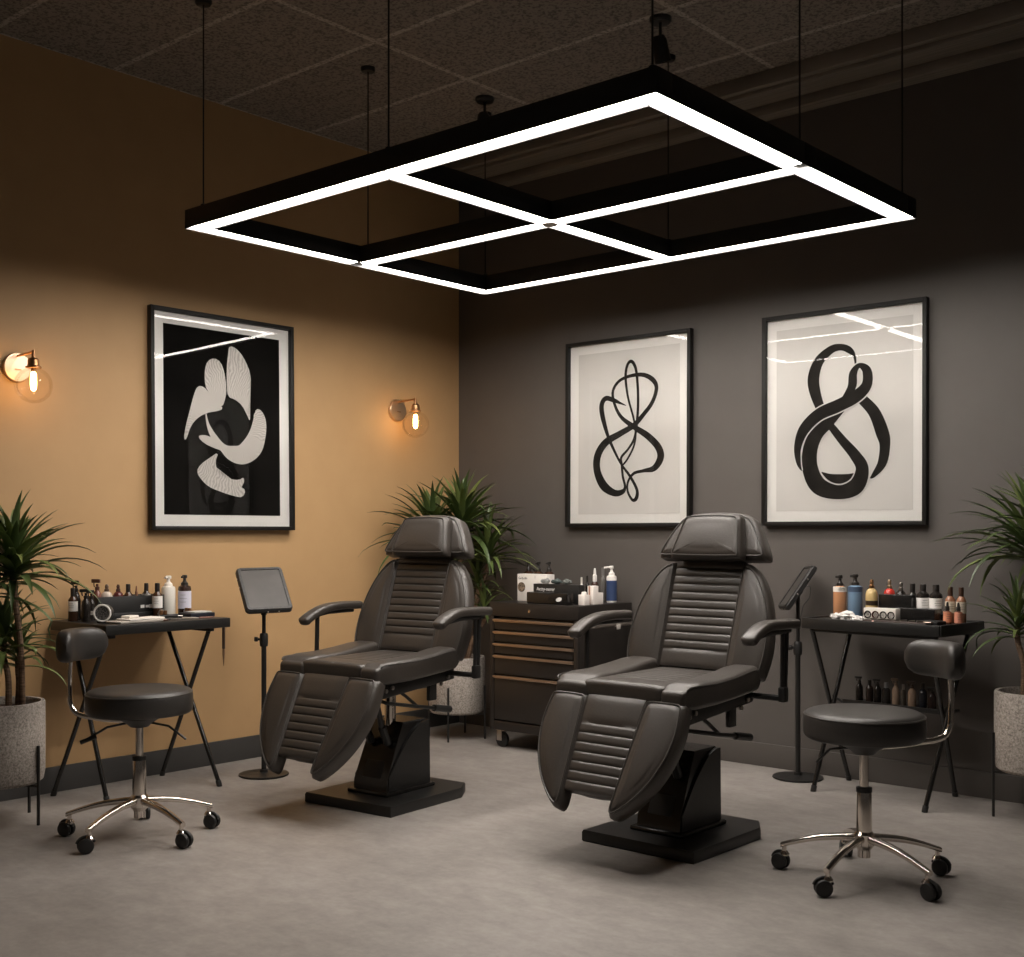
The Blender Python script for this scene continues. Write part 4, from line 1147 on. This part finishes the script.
# ------------------------------------------------------------------ wall sconces
def sconce(y, z, label):
    t = thing('wall_sconce', label, 'wall lamp', (0, y, z), group='globe wall sconces')
    q = Ry(PI / 2).to_3x3()
    bm = B(); lathe(bm, [(0, .001), (.066, .001), (.066, .016), (.062, .021), (0, .022)], seg=40, rot=q); pl = new('wall_plate', bm, M['brass_pale'], t)
    bm = B(); box(bm, (.004, .03, .006), (.0235, 0, -.01), .001); new('switch_slot', bm, M['brass'], pl)
    bm = B(); tube(bm, cat([(.0, 0, .050), (.06, 0, .052), (.151, 0, .054), (.161, 0, .052)], 5) + [Vector((.163, 0, .04)), Vector((.163, 0, .01))], .0055, 10); tube(bm, [(.163, 0, .062), (.163, 0, .03)], .008, 12); new('arm', bm, M['brass'], t)
    bm = B(); lathe(bm, [(0, .028), (.016, .028), (.024, .020), (.025, -.006), (.034, -.010), (.034, -.016), (.022, -.018), (0, -.018)], (.163, 0, 0), 28); new('socket', bm, M['brass'], t)
    cz = -.092; R = .080
    prof = []
    for k in range(25):
        a = -PI / 2 + (PI - .36) * k / 24
        prof.append((R * math.cos(a), cz + R * math.sin(a)))
    bm = B()
    rings = [[Vector((.163 + max(r, 1e-4) * math.cos(2 * PI * i / 40), max(r, 1e-4) * math.sin(2 * PI * i / 40), zz)) for i in range(40)] for r, zz in prof]
    loft(bm, rings, True, False); new('glass_globe', bm, M['globe'], t)
    bm = B(); lathe(bm, [(0, -.118), (.007, -.116), (.0125, -.106), (.0135, -.085), (.0125, -.045), (.007, -.034), (0, -.033)], (.163, 0, 0), 18); new('filament_bulb', bm, M['filament'], t)
    bm = B(); lathe(bm, [(0, -.034), (.011, -.034), (.011, -.016), (0, -.016)], (.163, 0, 0), 16); new('bulb_cap', bm, M['brass'], t)
    return t
sconce(-2.886, 1.940, 'brass globe wall sconce at far left on the tan wall')
sconce(-.540, 1.926, 'brass globe wall sconce near the corner on the tan wall')

# ------------------------------------------------------------------ plants
def plant(loc, label, potr, z0, z1, heads, seed, rz=0.0, legr=None):
    rs = random.Random(seed)
    t = thing('potted_plant', label, 'plant', (*loc, 0), group='potted dracaenas')
    bm = B(); lathe(bm, [(0, z0), (potr * .88, z0), (potr * .96, z0 + .012), (potr, z0 + .05), (potr, z1 - .008), (potr - .004, z1), (potr - .018, z1), (potr - .022, z1 - .01), (potr - .022, z1 - .05), (0, z1 - .05)], seg=48); new('pot', bm, M['pot'], t)
    bm = B(); lathe(bm, [(0, z1 - .052), (potr - .024, z1 - .052), (potr - .024, z1 - .03), (potr * .5, z1 - .024), (0, z1 - .022)], seg=40); new('soil', bm, M['soil'], t)
    bm = B()
    lr = legr or potr + .006
    for k in range(4):
        a = rz + PI / 2 * k
        c, s = math.cos(a), math.sin(a)
        box(bm, (.010, .010, z0 + .16), (lr * c, lr * s, (z0 + .16) / 2), .001, Rz(a))
    for a in (rz, rz + PI / 2):
        box(bm, (2 * lr, .010, .010), (0, 0, z0 - .006), .001, Rz(a))
    new('stand', bm, M['black_metal'], t)
    for hx, hy, hz, n, ln, wd, bx, by in heads:
        bm = B()
        path = cat([(bx, by, z1 - .04), (bx * .7 + hx * .3 + .01, by * .7 + hy * .3, z1 + (hz - z1) * .4), (hx, hy, hz - .06), (hx, hy, hz)], 8)
        tube(bm, path, .0135, 10, .011)
        cn = new('cane', bm, M['cane'], t)
        bm = B()
        n = int(n * 1.3)
        for i in range(n):
            u = (i + .5) / n
            az = i * 2.39996 + rs.uniform(-.3, .3)
            el = math.radians(86 - 80 * u ** .85 + rs.uniform(-9, 9))
            l = ln * rs.uniform(.75, 1.1) * (.80 + .35 * u)
            w = wd * rs.uniform(.8, 1.15)
            p = Vector((hx, hy, hz + .05 * (1 - u) - .05 * u)); d = Vector((math.cos(az), math.sin(az), 0)); s = Vector((-d.y, d.x, 0))
            drp = math.radians(rs.uniform(35, 85)) * (.55 + .75 * u)
            ns = 9; rows = []
            for k in range(ns + 1):
                v = k / ns
                ww = .95 * w * min(1, .45 + 2.2 * v) * (1 - v ** 2.6) + .0006
                e2 = el - drp * v ** 1.5
                dr = d * math.cos(e2) + Vector((0, 0, 1)) * math.sin(e2); nn = -d * math.sin(e2) + Vector((0, 0, 1)) * math.cos(e2)
                q = [p - s * ww + nn * ww * .45, p, p + s * ww + nn * ww * .45]
                for c in q:
                    wx, wy = c.x + loc[0], c.y + loc[1]
                    if wx < .025: c.x = .025 - loc[0] + .002 * rs.random()
                    if wy > -.025: c.y = -.025 - loc[1] - .002 * rs.random()
                    if loc[0] > 2 and c.x + loc[0] < 3.335 and c.z < .835: c.x = 3.335 - loc[0] + .004 * rs.random()
                    if loc[1] < -2 and c.x + loc[0] > .60 and .66 < c.z < .84: c.x = .60 - loc[0] - .004 * rs.random()
                    if loc[1] < -2 and c.y + loc[1] > -2.745 and .70 < c.z < .83: c.y = -2.745 - loc[1] - .004 * rs.random()
                    if loc[0] < .5 and loc[1] > -1 and c.x + loc[0] > .70 and c.z < .84: c.x = .70 - loc[0] - .004 * rs.random()
                rows.append([bm.verts.new(c) for c in q])
                p = p + dr * (l / ns)
            for a, b in zip(rows, rows[1:]):
                for j in (0, 1): bm.faces.new((a[j], a[j + 1], b[j + 1], b[j]))
        new('foliage', bm, M['leaf'], cn, 80)
    return t
def cr(r_, f_): return (r_ * .753 - f_ * .658, r_ * .658 + f_ * .753)
def hd(r_, f_, z_, n, l, w, br, bf):
    x, y = cr(r_, f_); bx, by = cr(br, bf)
    return (x, y, z_, n, l, w, bx, by)
plant((.385, -3.14), 'potted dracaena at far left beside the tan wall table', .172, .165, .50,
      [hd(.06, -.02, 1.04, 60, .345, .020, .08, .02), hd(.00, .03, .74, 34, .26, .015, .04, -.02), hd(-.05, -.05, .98, 34, .36, .018, -.03, .0), hd(.05, .05, .68, 20, .20, .012, .05, .05)], 11, math.radians(26), .18)
plant((.385, -.42), 'potted dracaena in the corner behind the two reclining chairs', .165, .15, .475,
      [hd(-.14, -.02, 1.16, 48, .40, .020, -.05, .0), hd(.03, .0, 1.22, 56, .42, .021, .0, .05), hd(.18, -.02, 1.06, 48, .34, .014, .05, .0), hd(.16, -.04, .74, 24, .22, .012, .06, -.04), hd(.12, .02, .90, 24, .26, .012, .02, -.06)], 5, math.radians(-63), .17)
plant((3.585, -.235), 'potted dracaena at far right against the grey wall', .172, .195, .53,
      [hd(-.03, -.02, 1.12, 60, .405, .017, -.05, .0), hd(-.085, .0, .80, 34, .24, .012, -.075, -.03), hd(.08, -.02, 1.18, 34, .40, .019, .06, .02)], 23, math.radians(214), .18)

# ------------------------------------------------------------------ camera, world, colour
cam = bpy.data.cameras.new('camera'); co = bpy.data.objects.new('camera', cam); C.objects.link(co)
co.location = (5.235, -5.481, 1.2)
co.rotation_euler = (PI / 2, 0, math.asin(.658))
cam.sensor_width = 36; cam.lens = 1199 * 36 / 1024
cam.shift_y = (532 - 478.5) / 1024
cam.clip_start = .05
sc = bpy.context.scene
sc.camera = co
w = bpy.data.worlds.new('world'); sc.world = w
w.use_nodes = True
w.node_tree.nodes['Background'].inputs['Color'].default_value = (1.0, .90, .80, 1)
w.node_tree.nodes['Background'].inputs['Strength'].default_value = .035
sc.view_settings.view_transform = 'Standard'
sc.view_settings.look = 'None'
sc.view_settings.gamma = 1
sc.view_settings.exposure = 0
sc.view_settings.use_curve_mapping = False
